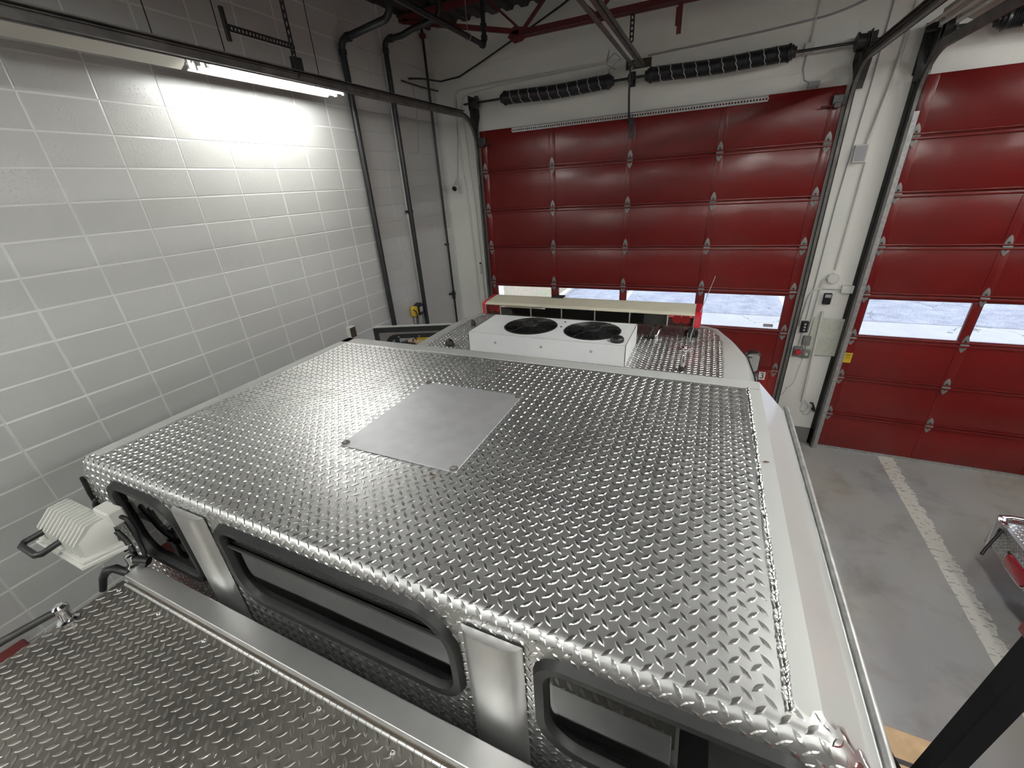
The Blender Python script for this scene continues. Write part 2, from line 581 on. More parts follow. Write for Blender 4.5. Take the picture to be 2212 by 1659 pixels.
def copy_part(o, parent, delta):
    c = o.copy()
    COL.objects.link(c)
    c.parent = parent
    c.location = Vector(o.location) + Vector(delta)
    ORIGIN[c.name] = ORIGIN.get(parent.name, Vector((0, 0, 0)))
    return c

def rrect(x0, x1, z0, z1, r, n=5, rs=None):
    """rounded rectangle outline, rs = radii (bl, br, tr, tl)"""
    rs = rs or (r, r, r, r)
    pts = []
    for (cx, cz, a0, rr) in ((x0, z0, PI, rs[0]), (x1, z0, 1.5 * PI, rs[1]), (x1, z1, 0, rs[2]), (x0, z1, 0.5 * PI, rs[3])):
        sx = 1 if cx == x0 else -1
        sz = 1 if cz == z0 else -1
        for i in range(n + 1):
            a = a0 + 0.5 * PI * i / n
            pts.append((cx + sx * rr + rr * math.cos(a), cz + sz * rr + rr * math.sin(a)))
    return pts

def in_poly(x, y, poly):
    c = False
    n = len(poly)
    for i in range(n):
        x0, y0 = poly[i]
        x1, y1 = poly[(i + 1) % n]
        if (y0 > y) != (y1 > y) and x < (x1 - x0) * (y - y0) / (y1 - y0) + x0:
            c = not c
    return c

def arc(c, r, a0, a1, n, fn):
    return [fn(c[0] + r * math.cos(a0 + (a1 - a0) * i / n), c[1] + r * math.sin(a0 + (a1 - a0) * i / n)) for i in range(n + 1)]

PITCH = 0.037
def tread(mb, u0, u1, v0, v1, fn, keep=None, L=0.0318, W=0.0110, H=0.0019, ph=(0.0, 0.0)):
    """tread plate skin as welded interlocking tiles, one raised lozenge each; fn(u, v, h) -> point"""
    p = PITCH
    key = {}
    V, F, MI = [], [], []
    def shared(u, v):
        k = (round((u - ph[0]) / p * 40), round((v - ph[1]) / p * 40))
        if k not in key:
            key[k] = len(V)
            V.append(fn(u, v, 0.0))
        return key[k]
    q = math.sqrt(0.5)
    a = p * q / 2
    dl = 0.0046
    rim = [(a + dl, 0), (a, a), (0, a - dl), (-a, a), (-a - dl, 0), (-a, -a), (0, dl - a), (a, -a)]
    base = [(L / 2, 0), (L / 4, 0.34 * W), (0, W / 2), (-L / 4, 0.34 * W), (-L / 2, 0), (-L / 4, -0.34 * W), (0, -W / 2), (L / 4, -0.34 * W)]
    i0, i1 = int(math.floor((u0 - ph[0]) / p)) - 1, int(math.ceil((u1 - ph[0]) / p)) + 1
    j0, j1 = int(math.floor((v0 - ph[1]) / p)) - 1, int(math.ceil((v1 - ph[1]) / p)) + 1
    for i in range(i0, i1):
        for j in range(j0, j1):
            for k in (0, 1):
                cu, cv = (i + 0.5 * k) * p + ph[0], (j + 0.5 * k) * p + ph[1]
                if not (u0 <= cu <= u1 and v0 <= cv <= v1):
                    continue
                if keep and not keep(cu, cv):
                    continue
                d = (q, -q) if k == 0 else (q, q)
                n = (-d[1], d[0])
                def loc(s_, t_):
                    return cu + d[0] * s_ + n[0] * t_, cv + d[1] * s_ + n[1] * t_
                R_ = [shared(*loc(s_, t_)) for s_, t_ in rim]
                b0 = len(V)
                for s_, t_ in base:
                    V.append(fn(*loc(s_, t_), 0.0))
                for s_, t_ in base:
                    V.append(fn(*loc(s_ * 0.80, t_ * 0.60), H))
                for x in range(8):
                    y = (x + 1) % 8
                    F.append((R_[x], R_[y], b0 + y, b0 + x))
                for x in range(8):
                    y = (x + 1) % 8
                    F.append((b0 + x, b0 + y, b0 + 8 + y, b0 + 8 + x))
                F.append(tuple(range(b0 + 8, b0 + 16)))
                MI.extend([0] * 8 + [1] * 9)
    k0 = len(mb.v)
    mb.v += [tuple(x) for x in V]
    mb.f += [tuple(x + k0 for x in f) for f in F]
    mb.m += MI
    return mb

# ================================================================== the room
XL = 0.56          # left wall
ZC = 5.50          # underside of the roof deck
YF = 0.05          # inner face of the door wall
struct(MB().box(0.2, 11.4, -14.3, 0.35, -0.15, 0.0), 'floor', 'floor', recalc=True)

# left wall: real raked joints in a stack bond of painted block
def left_wall():
    def cuts(a, b, p, off, flip=False):
        out = [(a, 0)]
        k = math.ceil((a - off) / p)
        while off + k * p < b - 0.01:
            c = off + k * p
            if c > a + 0.01:
                if flip and c > -2.95:
                    out += [(c - 0.0055, 0), (c - 0.0038, 1), (c + 0.0085, 0)]
                else:
                    out += [(c - 0.0085, 0), (c + 0.0038, 1), (c + 0.0055, 0)]
            k += 1
        return out + [(b, 0)]
    ys = cuts(-14.0, YF, 0.4064, -4.552, True)
    zs = cuts(0.0, ZC + 0.1, 0.2032, 3.8076)
    mb = MB()
    V = []
    rr = random.Random(3)
    for (z, gz) in zs:
        for (y, gy) in ys:
            d = 0.0045 if (gy or gz) else 0.0
            j = 0.0018
            V.append((XL - d, y + (rr.uniform(-j, j) if -13.9 < y < 0 else 0), z + (rr.uniform(-j, j) * 0.6 if 0 < z < 5.5 else 0)))
    n = len(ys)
    F = [(k * n + i, k * n + i + 1, (k + 1) * n + i + 1, (k + 1) * n + i) for k in range(len(zs) - 1) for i in range(n - 1)]
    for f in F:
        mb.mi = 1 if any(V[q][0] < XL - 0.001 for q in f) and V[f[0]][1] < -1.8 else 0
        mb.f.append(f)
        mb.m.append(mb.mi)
    mb.v += V
    mb.mi = 0
    nz = len(zs)
    edge = [(k * n) for k in range(nz)] + [((nz - 1) * n + i) for i in range(1, n)] + [(k * n + n - 1) for k in range(nz - 2, -1, -1)] + [i for i in range(n - 2, 0, -1)]
    b0 = len(mb.v)
    for e in edge:
        p = mb.v[e]
        mb.v.append((0.26, p[1], p[2]))
    m_ = len(edge)
    for i in range(m_):
        j = (i + 1) % m_
        mb.f.append((edge[i], b0 + i, b0 + j, edge[j])); mb.m.append(0)
    mb.f.append(tuple(b0 + i for i in range(m_))); mb.m.append(0)
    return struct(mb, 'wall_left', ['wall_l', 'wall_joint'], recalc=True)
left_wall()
# shallow pier at the end of the left wall
struct(MB().box(XL - 0.02, XL + 0.022, -1.04, -0.77, 0, ZC + 0.05), 'trim_1', 'wall_l', bevel=0.006)

D1 = (1.29, 5.44)
D2 = (6.16, 10.30)
wf = MB()
wf.box(0.26, D1[0], YF, 0.35, 0, ZC + 0.1)
wf.box(D1[1], D2[0], YF, 0.35, 0, ZC + 0.1)
wf.box(D2[1], 11.4, YF, 0.35, 0, ZC + 0.1)
wf.box(D1[0], D1[1], YF, 0.35, 4.20, ZC + 0.1)
wf.box(D2[0], D2[1], YF, 0.35, 4.20, ZC + 0.1)
struct(wf, 'wall_front', 'wall_f')
struct(MB().box(11.1, 11.4, -14.0, YF, 0, ZC + 0.1), 'wall_right', 'wall_o')
struct(MB().box(0.26, 11.4, -14.3, -14.0, 0, ZC + 0.1), 'wall_back', 'wall_o')
struct(MB().box(D1[1] + 0.005, D2[0] - 0.005, YF - 0.006, YF + 0.01, 0, 0.24), 'baseboard_front', 'skirt')

# corrugated roof deck
cb = MB()
prof = []
x = 0.3
while x < 11.3:
    prof += [(x, ZC), (x + 0.09, ZC), (x + 0.115, ZC + 0.038), (x + 0.18, ZC + 0.038)]
    x += 0.205
prof += [(11.35, ZC), (11.35, ZC + 0.12), (0.3, ZC + 0.12)]
cb.prism(prof, lambda a, b: (a, 0.3, b), lambda a, b: (a, -14.2, b))
struct(cb, 'ceiling', 'ceil')

# outside
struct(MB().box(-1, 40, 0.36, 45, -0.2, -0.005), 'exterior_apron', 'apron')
struct(MB().box(-30, -0.02, 0.36, 45, -0.19, 0.06), 'exterior_lawn', 'lawn')
kb = MB()
yk = 0.5
while yk < 40:
    kb.box(-0.02, 0.15, yk, yk + 1.485, -0.1, 0.11)
    yk += 1.5
struct(kb, 'exterior_kerb', 'curbc', bevel=0.02)

# ================================================================== sectional doors
SH = 0.5334
def hinge_mesh(x, z):
    mb = MB()
    up = [(-0.026, 0.0), (0.026, 0.0), (0.031, 0.034), (0.027, 0.066), (0.013, 0.100), (0.0, 0.118), (-0.013, 0.100), (-0.027, 0.066), (-0.031, 0.034)]
    for sg in (1, -1):
        k = 1 if sg > 0 else 0.80
        pts = [(x + a, z + sg * b * k) for a, b in up]
        if sg < 0:
            pts = pts[::-1]
        mb.prism(pts, lambda a, b: (a, -0.005, b), lambda a, b: (a, -0.012, b))
    mb.box(x - 0.034, x + 0.034, -0.020, -0.006, z - 0.012, z + 0.012)
    mb.cyl((x - 0.040, -0.019, z), (x + 0.040, -0.019, z), 0.0075, 8)
    mb.mat(1)
    mb.cyl((x, -0.010, z + 0.040), (x, -0.0165, z + 0.040), 0.011, 8)
    mb.cyl((x, -0.010, z - 0.034), (x, -0.0165, z - 0.034), 0.008, 8)
    return mb

def make_door(name, cols, wins, low):
    xl, xr = cols[0] - 0.055, cols[-1] + 0.055
    root = struct_empty(name, (xl, 0, 0))
    for k in range(8):
        z0, z1 = k * SH + 0.002 + (0.03 if k == 0 else 0), (k + 1) * SH - 0.002
        if k == 7:
            z1 = 4.25
        mb = MB()
        if k < 7:
            mb.box(xl, xr, 0.012, 0.036, z1 - 0.006, z1 + 0.014)
        if k == 3:
            zb, zt = 1.632, 2.085
            mb.box(xl, xr, 0, 0.04, z0, zb)
            mb.box(xl, xr, 0, 0.04, zt, z1)
            edges = [xl] + [e for w_ in wins for e in w_] + [xr]
            for i in range(0, len(edges), 2):
                mb.box(edges[i], edges[i + 1], 0, 0.04, zb, zt)
        else:
            mb.box(xl, xr, 0, 0.04, z0, z1)
            for i, c in enumerate(cols):
                hw = 0.045 if 0 < i < 4 else 0.05
                mb.box(c - hw, c + hw, -0.006, 0.002, z0 + 0.004, z1 - 0.004)
        # meeting ribs above and below each joint
        for zz, zq in ((z1 - 0.010, z1 - 0.030), (z0 + 0.010, z0 + 0.026)):
            if (k == 7 and zz > 4.2) or (k == 0 and zz < 0.1):
                continue
            if k == 3:
                zz = z1 - 0.006 if zz > z0 + 0.1 else z0 + 0.006
            mb.box(xl + 0.01, xr - 0.01, -0.019, 0.002, min(zz, zq), max(zz, zq))
        mb.build('door_section', 'door_low' if k == low else 'door', root, bevel=0.005, seg=2, smooth=40)
    first = None
    for r in range(1, 8):
        for c in cols:
            if first is None:
                first = hinge_mesh(cols[0], SH).build('hinge', ['hinge', 'steel'], root, smooth=35)
                continue
            copy_part(first, root, (c - cols[0], 0, (r - 1) * SH))
    for w_ in wins:
        pane = MB().box(w_[0] - 0.008, w_[1] + 0.008, 0.016, 0.021, 1.624, 2.093).build('window_pane', 'glass', root)
        g = MB()
        g.ring(rrect(w_[0] - 0.001, w_[1] + 0.001, 1.631, 2.086, 0.004, 1), rrect(w_[0] + 0.010, w_[1] - 0.010, 1.642, 2.076, 0.003, 1),
               lambda a, b: (a, 0.03, b), lambda a, b: (a, 0.002, b))
        g.build('glazing_bead', 'deepred', root)
    MB().box(xl, xr, -0.008, 0.05, 0.0, 0.035).build('bottom_seal', 'galv', root)
    return root

door1_cols = [1.300, 2.324, 3.365, 4.3945, 5.438]
door2_cols = [6.166, 7.191, 8.22, 9.255, 10.29]
door1 = make_door('door_1', door1_cols, [(1.345, 2.285), (2.385, 3.330), (3.410, 4.350), (4.440, 5.383)], 1)
door2 = make_door('door_2', door2_cols, [(6.208, 7.135), (7.205, 8.18), (8.265, 9.215), (9.30, 10.245)], -1)

def perforated(mb, p0, dirv, length, width, thick, pitch, nrm, two=True):
    """flat strip with a row of slots: two rails and the bridges between the slots"""
    p0, d, n = Vector(p0), Vector(dirv).normalized(), Vector(nrm).normalized()
    s_ = d.cross(n)
    rw = width * 0.30
    for sg in (-1, 1):
        c = p0 + s_ * sg * (width / 2 - rw / 2)
        mb.bar(c, c + d * length, rw, thick, up=n)
    k = int(length / pitch)
    for i in range(k + 1):
        c = p0 + d * (i * length / k)
        a, b = c - s_ * (width / 2 - rw * 0.9), c + s_ * (width / 2 - rw * 0.9)
        mb.bar(a, b, pitch * 0.45, thick * 0.98, up=n)
    return mb

# galvanised stiffening angle along the top of door 1
st = MB()
perforated(st, (1.76, -0.020, 4.212), (1, 0, 0), 3.04, 0.05, 0.004, 0.030, (0, -1, 0))
st.box(1.76, 4.80, -0.056, -0.018, 4.236, 4.240)
st.build('stiffening_angle', 'galv', door1)
# bay number, the lower sections' label and the sticker on the glass
def text_mesh(mb, txt, size, fn, depth=0.0012):
    cu = bpy.data.curves.new('t', 'FONT')
    cu.body = txt
    cu.size = size
    cu.extrude = 0.0
    cu.align_x = 'CENTER'
    cu.align_y = 'CENTER'
    ob = bpy.data.objects.new('t', cu)
    me = bpy.data.meshes.new_from_object(ob)
    base = [fn(v.co.x, v.co.y) for v in me.vertices]
    mb.add(base, [tuple(p.vertices) for p in me.polygons])
    bpy.data.objects.remove(ob)
    bpy.data.curves.remove(cu)
    bpy.data.meshes.remove(me)
    return mb
lb = MB().box(5.268, 5.345, -0.0125, 0.001, 0.915, 1.03)
lb.mat(1)
text_mesh(lb, '3', 0.118, lambda a, b: (5.3065 + a, -0.0132, 0.9715 + b))
lb.build('number_label', ['paper', 'ink'], door1)['label'] = 'white label with a black 3'
MB().box(5.20, 5.31, 0.0125, 0.0155, 1.662, 1.702).build('glass_sticker', 'greybox', door1)['label'] = 'small grey sticker'
for xc, sg in ((1.30, 1), (5.438, -1)):
    tb = MB()
    tb.box(xc - 0.045, xc + 0.045, -0.045, -0.004, 4.08, 4.17)
    tb.box(xc - 0.03, xc + 0.03, -0.075, -0.04, 4.05, 4.10)
    tb.build('top_roller_bracket', 'pipe', door1, bevel=0.004)
    MB().cyl((xc - sg * 0.06, -0.062, 4.07), (xc + sg * 0.14, -0.062, 4.075), 0.007, 8).build('roller_shaft', 'deepred', door1)
yl = MB().box(6.142, 6.222, -0.0085, 0.001, 1.27, 1.40)
yl.mat(1)
for i, (wd, hh) in enumerate(((0.055, 0.006), (0.06, 0.003), (0.045, 0.003), (0.058, 0.003), (0.05, 0.003))):
    z = 1.382 - i * 0.013
    yl.box(6.182 - wd / 2, 6.182 + wd / 2, -0.0095, -0.008, z - hh, z)
yl.build('warning_sticker', ['yellow', 'ink'], door2)['label'] = 'yellow warning sticker'

# ------------------------------------------------------------------ door tracks
def make_track(x, sgn, yend, label, bright=None):
    """vertical C channel, bend and horizontal run; sgn: side on which the door lies"""
    t = thing('door_track', label, 'track', (x, 0, 0))
    zh, R = 4.42, 0.36
    yv = -0.035
    path = [Vector((x, yv, 0.0)), Vector((x, yv, zh - R))]
    ups = [Vector((0, -1, 0))] * 2
    for i in range(1, 11):
        a = i / 10 * PI / 2
        path.append(Vector((x, yv - R + R * math.cos(a), zh - R + R * math.sin(a))))
        ups.append(Vector((0, -math.cos(a), -math.sin(a))))
    path.append(Vector((x, yend, zh + 0.01)))
    ups.append(Vector((0, 0, -1)))
    w_, d_, th = 0.056, 0.030, 0.004
    C = [(-d_ / 2, -w_ / 2), (d_ / 2, -w_ / 2), (d_ / 2, -w_ / 2 + th), (-d_ / 2 + th, -w_ / 2 + th),
         (-d_ / 2 + th, w_ / 2 - th), (d_ / 2, w_ / 2 - th), (d_ / 2, w_ / 2), (-d_ / 2, w_ / 2)]
    if sgn < 0:
        C = [(-a, b) for a, b in C][::-1]
    MB().sweep(C, path, ups).build('channel', 'track', t, smooth=30)
    a = MB()
    xo = x - sgn * 0.032
    a.box(xo - 0.016, xo + 0.016, YF - 0.006, YF, 0, 4.30)
    a.box(x - sgn * 0.018 - 0.002, x - sgn * 0.018 + 0.002, -0.045, YF - 0.004, 0, 4.22)
    a.build('wall_angle', bright or 'steel', t, bevel=0.001)
    for z in (0.35, 1.1, 1.95, 2.75, 3.5):
        b = MB()
        b.box(xo - 0.016, xo + 0.016, YF - 0.012, YF - 0.004, z, z + 0.05)
        b.cyl((xo, YF - 0.010, z + 0.025), (xo, YF - 0.022, z + 0.025), 0.009, 6)
        b.build('jamb_bracket', 'steel', t)
    # angle that stiffens the horizontal run
    h = MB()
    h.box(x - sgn * 0.022, x - sgn * 0.018, -0.30, yend, zh - 0.03, zh + 0.05)
    h.box(x - sgn * 0.018, x + sgn * 0.030, -0.34, yend, zh + 0.044, zh + 0.048)
    h.build('stiffening_angle', 'track', t)
    return t
make_track(1.205, 1, -7.2, 'left track of the first red door, its rail running back beside the block wall')
make_track(5.535, -1, -7.2, 'right track of the first red door, at the left edge of the white pier')
make_track(6.075, 1, -7.2, 'left track of the second red door, beside the map on the white pier')

# pale galvanised angle in front of the second door's edge
ga = MB()
ga.bar((6.106, -0.064, 0.0), (6.106, -0.064, 3.95), 0.044, 0.004, up=(0, -1, 0))
ga.bar((6.126, -0.048, 0.0), (6.126, -0.048, 3.95), 0.004, 0.026, up=(0, -1, 0))
solo(ga, 'track_guard', 'galv', 'long pale galvanised angle upright at the left edge of the second red door', 'angle iron', (6.112, -0.06, 0))

# ------------------------------------------------------------------ torsion springs
def make_springs(xa, xb, springs, mid, label):
    z, y = 4.572, -0.125
    t = thing('torsion_spring_shaft', label, 'door spring', ((xa + xb) / 2, y, z))
    MB().cyl((xa, y, z), (xb, y, z), 0.0135, 12).build('shaft', 'pipe', t, smooth=40)
    for (s0, s1) in springs:
        L = s1 - s0
        n = int(L / 0.014)
        prof = []
        mb = MB()
        rows = []
        sag = lambda u: -0.016 * math.sin(PI * min(1, max(0, u))) ** 2
        pts, rad = [], []
        for i in range(n * 2 + 1):
            u = i / (n * 2)
            pts.append((s0 + u * L, y, z + sag(u)))
            rad.append(0.071 if i % 2 == 0 else 0.0765)
        mb.tube(pts, 0.07, 22, radii=rad)
        sp = mb.build('spring', 'pipe', t, smooth=70)
        turns = L / 0.136
        hp = []
        m = int(turns * 26)
        for i in range(m + 1):
            u = i / m
            an = 2 * PI * turns * u
            wob = 0.006 * math.sin(an * 7.3)
            hp.append((s0 + 0.04 + u * (L - 0.08) + wob, y + 0.0775 * math.cos(an), z + sag(u) + 0.0775 * math.sin(an)))
        MB().tube(hp, 0.0042, 5).build('paint_mark', 'stripe', sp)
        for e, sg in ((s0, -1), (s1, 1)):
            MB().lathe([(0, 0.079), (0.022, 0.084), (0.030, 0.070), (0.05, 0.064), (0.058, 0.05), (0.075, 0.05)], (e - sg * 0.02, y, z), (sg, 0, 0), 20).build('winding_cone', 'pipe', sp, smooth=35)
    for xe, sg in ((xa + 0.10, 1), (xb - 0.10, -1)):
        b = MB()
        b.prism([(0, 4.30), (-0.175, 4.50), (-0.175, 4.655), (YF, 4.655), (YF, 4.28)], lambda a, c: (xe - 0.006, a, c), lambda a, c: (xe + 0.006, a, c))
        b.box(xe - 0.06 * (sg > 0) - 0.0, xe + 0.06 * (sg < 0), YF - 0.007, YF, 4.26, 4.665)
        b.build('end_bearing_plate', 'steel', t, bevel=0.002)
        ep = MB()
        ep.prism([(xe - 0.075, 4.64), (xe - 0.075, 4.42), (xe - 0.02 * sg - 0.035, 4.20), (xe - 0.02 * sg + 0.035, 4.20), (xe + 0.075, 4.42), (xe + 0.075, 4.665)], lambda a, c: (a, -0.020, c), lambda a, c: (a, -0.028, c))
        ep.build('flag_bracket', 'steel', t, bevel=0.002)
        dr = MB()
        dr.lathe([(0, 0.074), (0.008, 0.074), (0.010, 0.060), (0.055, 0.064), (0.07, 0.066), (0.072, 0.078), (0.085, 0.078), (0.10, 0.03)], (xe + sg * 0.02, y, z), (sg, 0, 0), 24)
        dr.build('cable_drum', 'steel', t, smooth=30)
        MB().tube([(xe + sg * 0.05, y + 0.062, z), (xe + sg * 0.045, -0.03, 3.5), (xe + sg * 0.045, -0.03, 0.1)], 0.0025, 6).build('lift_cable', 'steel', t)
    mbk = MB()
    mbk.box(mid - 0.03, mid + 0.03, YF - 0.008, YF, z - 0.06, z + 0.09)
    mbk.box(mid - 0.004, mid + 0.004, y - 0.03, YF, z - 0.05, z + 0.04)
    mbk.lathe([(-0.03, 0.028), (-0.02, 0.044), (0.02, 0.044), (0.03, 0.028)], (mid, y, z), (1, 0, 0), 18)
    mbk.build('centre_bearing', 'steel', t, smooth=35)
    return t
make_springs(1.105, 5.665, [(1.73, 3.09), (3.56, 4.915)], 3.34, 'black torsion springs on a steel shaft above the first red door')
make_springs(5.97, 10.5, [(6.50, 8.0), (8.45, 9.9)], 8.22, 'black torsion springs on a shaft above the second red door')

# ------------------------------------------------------------------ opener rail and its arm
op = thing('door_opener_rail', 'pair of steel opener rails running back from above the first red door', 'door opener', (3.39, YF, 4.72))
r_ = MB()
for xx in (3.355, 3.435):
    r_.box(xx - 0.022, xx + 0.022, -6.0, 0.0, 4.690, 4.694)
    r_.box(xx - 0.022 if xx < 3.4 else xx + 0.018, xx - 0.018 if xx < 3.4 else xx + 0.022, -6.0, 0.0, 4.690, 4.740)
r_.build('rail', 'track', op)
MB().box(3.25, 3.54, YF - 0.012, YF, 4.685, 4.775).build('header_plate', 'brownbar', op, bevel=0.002)
hb = MB()
hb.box(3.33, 3.46, -0.02, YF - 0.01, 4.70, 4.73)
hb.cyl((3.33, -0.05, 4.715), (3.33, -0.05, 4.66), 0.022, 10)
hb.cyl((3.30, -0.06, 4.72), (3.46, -0.06, 4.72), 0.012, 8)
hb.build('chain_sprocket', 'galv', op, smooth=40)
am = MB()
am.tube([(3.345, -0.20, 4.68), (3.342, -0.185, 4.56), (3.338, -0.15, 4.40), (3.340, -0.09, 4.17), (3.350, -0.05, 4.13)], 0.012, 8)
am.build('opener_arm', 'pipe', op, smooth=40)
ab = MB()
perforated(ab, (3.365, -0.022, 3.98), (0, 0, 1), 0.20, 0.06, 0.004, 0.03, (0, -1, 0))
ab.box(3.345, 3.385, -0.07, -0.012, 4.12, 4.19)
ab.build('door_bracket', 'pipe', op)
ha = MB()
ha.bar((3.845, -0.55, 4.87), (3.845, -0.55, 5.02), 0.035, 0.006, up=(0, -1, 0))
ha.bar((3.868, -0.56, 4.80), (3.868, -0.56, 5.5), 0.045, 0.006, up=(0, -1, 0))
solo(ha, 'hanger_strap', 'joist', 'dark red steel strap hanging from the roof left of the long black spring', 'hanger', (3.86, -0.55, 5.5))
hp_ = MB()
perforated(hp_, (3.415, -0.60, 4.80), (0, 0, 1), 0.22, 0.045, 0.004, 0.04, (0, -1, 0))
solo(hp_, 'perforated_hanger', 'pipe', 'short black perforated strap holding the opener rails to the red joist', 'hanger', (3.415, -0.60, 4.9))

# perforated hanger over the left track
th_ = thing('track_hanger', 'dark perforated angle hanger above the rail by the fluorescent light', 'hanger', (1.2, -3.0, 5.5))
q = MB()
perforated(q, (1.2, -3.00, 4.44), (0, 0, 1), 1.06, 0.045, 0.005, 0.05, (0, -1, 0))
q.build('drop_angle', 'steel', th_)
q = MB()
perforated(q, (1.2, -3.54, 4.63), (0, 1, 0), 0.56, 0.042, 0.005, 0.028, (1, 0, 0))
q.build('cross_angle', 'steel', th_)
q = MB()
q.box(1.19, 1.21, -3.555, -3.525, 4.55, 4.74)
q.build('end_bracket', 'steel', th_, bevel=0.003)
q = MB()
q.box(1.185, 1.225, -3.04, -2.95, 4.46, 4.56)
q.build('end_bracket', 'steel', th_, bevel=0.003)

# ================================================================== pipes on the left wall
def elbow(p, d0, d1, r, n=6):
    """points of a bend of radius r round the corner p, from direction d0 to d1"""
    p, d0, d1 = Vector(p), Vector(d0).normalized(), Vector(d1).normalized()
    c = p - d0 * r + d1 * r
    return [c - d1 * r * math.cos(i / n * PI / 2) + d0 * r * math.sin(i / n * PI / 2) for i in range(n + 1)]

def pipe_fittings(mb, pts, r):
    for p, d in pts:
        p, d = Vector(p), Vector(d).normalized()
        mb.cyl(p - d * 0.022, p + d * 0.022, r, 14)

def clamp(mb, x, y, z, r):
    mb.box(XL + 0.001, x, y - 0.012, y + 0.012, z - 0.012, z + 0.012)
    mb.cyl((x, y, z - 0.013), (x, y, z + 0.013), r + 0.008, 14)
    mb.box(x - 0.004, x + 0.004, y - r - 0.06, y + r + 0.02, z - 0.010, z + 0.010)

# first (leftmost) riser
t = thing('black_pipe', 'leftmost and thickest of the three black pipes on the left wall', 'pipe', (0.625, -1.78, 0), 'black pipes in the corner')
mb = MB()
mb.tube([(0.625, -1.78, 0.0), (0.625, -1.78, 4.85)] + elbow((0.625, -1.78, 5.02), (0, 0, 1), (1, 0, 0), 0.09) + elbow((1.30, -1.78, 5.08), (1, 0, 0.06), (0, 0, 1), 0.09) + [(1.30, -1.78, 5.5)], 0.034, 16)
pipe_fittings(mb, [((0.625, -1.78, 4.91), (0, 0, 1)), ((0.735, -1.78, 5.02), (1, 0, 0))], 0.043)
mb.build('pipe_run', 'pipe', t, smooth=40)
mb = MB(); clamp(mb, 0.625, -1.78, 1.2, 0.034)
mb.build('pipe_clamp', 'pipe', t)
# second riser
t = thing('black_pipe', 'middle one of the three black pipes, in front of the shallow white pier', 'pipe', (0.64, -1.04, 0), 'black pipes in the corner')
mb = MB()
mb.tube([(0.64, -1.06, 0.0), (0.64, -1.06, 5.02)] + elbow((0.64, -1.06, 5.16), (0, 0, 1), (1, 0, 0), 0.08) + [(0.80, -1.08, 5.15), (0.90, -1.06, 5.16), (1.05, -1.04, 5.20)] + elbow((1.42, -1.04, 5.24), (1, 0, 0.06), (0, 0, 1), 0.08) + [(1.42, -1.04, 5.5)], 0.031, 16)
pipe_fittings(mb, [((0.64, -1.06, 5.06), (0, 0, 1)), ((0.75, -1.07, 5.155), (1, 0, 0))], 0.040)
mb.build('pipe_run', 'pipe', t, smooth=40)
for zz in (3.30, 0.9):
    mb = MB(); clamp(mb, 0.64, -1.06, zz, 0.031)
    mb.build('pipe_clamp', 'pipe', t)
# thin riser in the corner
t = thing('black_pipe', 'thinnest of the three black pipes, in the corner beside the camera', 'pipe', (0.615, -0.17, 0), 'black pipes in the corner')
mb = MB()
mb.tube([(0.615, -0.19, 0.0), (0.615, -0.19, 5.5)], 0.0175, 12)
pipe_fittings(mb, [((0.615, -0.19, 1.99), (0, 0, 1)), ((0.615, -0.19, 1.9), (0, 0, 1))], 0.026)
mb.build('pipe_run', 'pipe', t, smooth=40)
mb = MB(); clamp(mb, 0.615, -0.19, 2.75, 0.0175)
mb.build('pipe_clamp', 'pipe', t)
mb = MB()
mb.lathe([(-0.03, 0.022), (-0.02, 0.034), (0.02, 0.034), (0.03, 0.022)], (0.615, -0.19, 1.955), (0, 0, 1), 14)
mb.cyl((0.615, -0.19, 1.955), (0.60, -0.26, 1.97), 0.010, 8)
mb.box(0.575, 0.625, -0.275, -0.250, 1.955, 1.985)
mb.build('valve', 'pipe', t, smooth=35)
MB().box(0.585, 0.645, -0.22, -0.16, 5.36, 5.41).build('ceiling_collar', 'joist', t)

# gas pipe ending in a drop elbow under the joists
t = thing('gas_pipe', 'black pipe running under the roof and ending in an upturned elbow', 'pipe', (1.80, -0.75, 5.0))
mb = MB()
mb.tube([(1.80, -4.6, 4.985), (1.80, -0.86, 4.985)] + elbow((1.80, -0.76, 4.985), (0, 1, 0), (0, 0, 1), 0.06) + [(1.80, -0.76, 5.5)], 0.026, 12)
pipe_fittings(mb, [((1.80, -0.82, 4.985), (0, 1, 0)), ((1.80, -0.76, 5.055), (0, 0, 1)), ((1.80, -0.76, 5.16), (0, 0, 1))], 0.037)
mb.build('pipe_run', 'pipe', t, smooth=40)
mb = MB()
ring_pts = [(1.80 + 0.036 * math.cos(a * PI / 8), -1.15, 4.985 + 0.036 * math.sin(a * PI / 8)) for a in range(17)]
mb.tube(ring_pts, 0.004, 6)
mb.cyl((1.80, -1.15, 5.02), (1.80, -1.15, 5.5), 0.004, 6)
mb.build('ring_hanger', 'galv', t)

# black cable that leaves the thin pipe and hangs along the door wall
mb = MB()
mb.tube([(0.60, -0.62, 4.86), (0.70, -0.45, 4.87), (0.82, -0.2, 4.86), (1.05, -0.08, 4.90), (1.4, -0.06, 5.02), (1.75, -0.06, 5.14), (2.1, -0.1, 5.24), (2.5, -0.15, 5.36), (2.9, -0.2, 5.5)], 0.011, 8)
solo(mb, 'black_cable', 'black', 'thick black cable sagging along the wall beneath the red joist', 'cable', (1.05, -0.08, 4.90), smooth=60)
mb = MB()
mb.tube([(0.585, -0.75, 4.82), (0.62, -0.38, 4.80), (0.67, -0.05, 4.79)], 0.010, 8)
solo(mb, 'rod', 'pipe', 'short black rod fixed across the corner behind the thin pipe', 'rod', (0.62, -0.38, 4.80), smooth=60)
mb = MB()
mb.tube([(0.60, -0.55, 4.82), (0.585, -0.50, 4.55), (0.60, -0.56, 4.25), (0.585, -0.6, 4.02)], 0.004, 6)
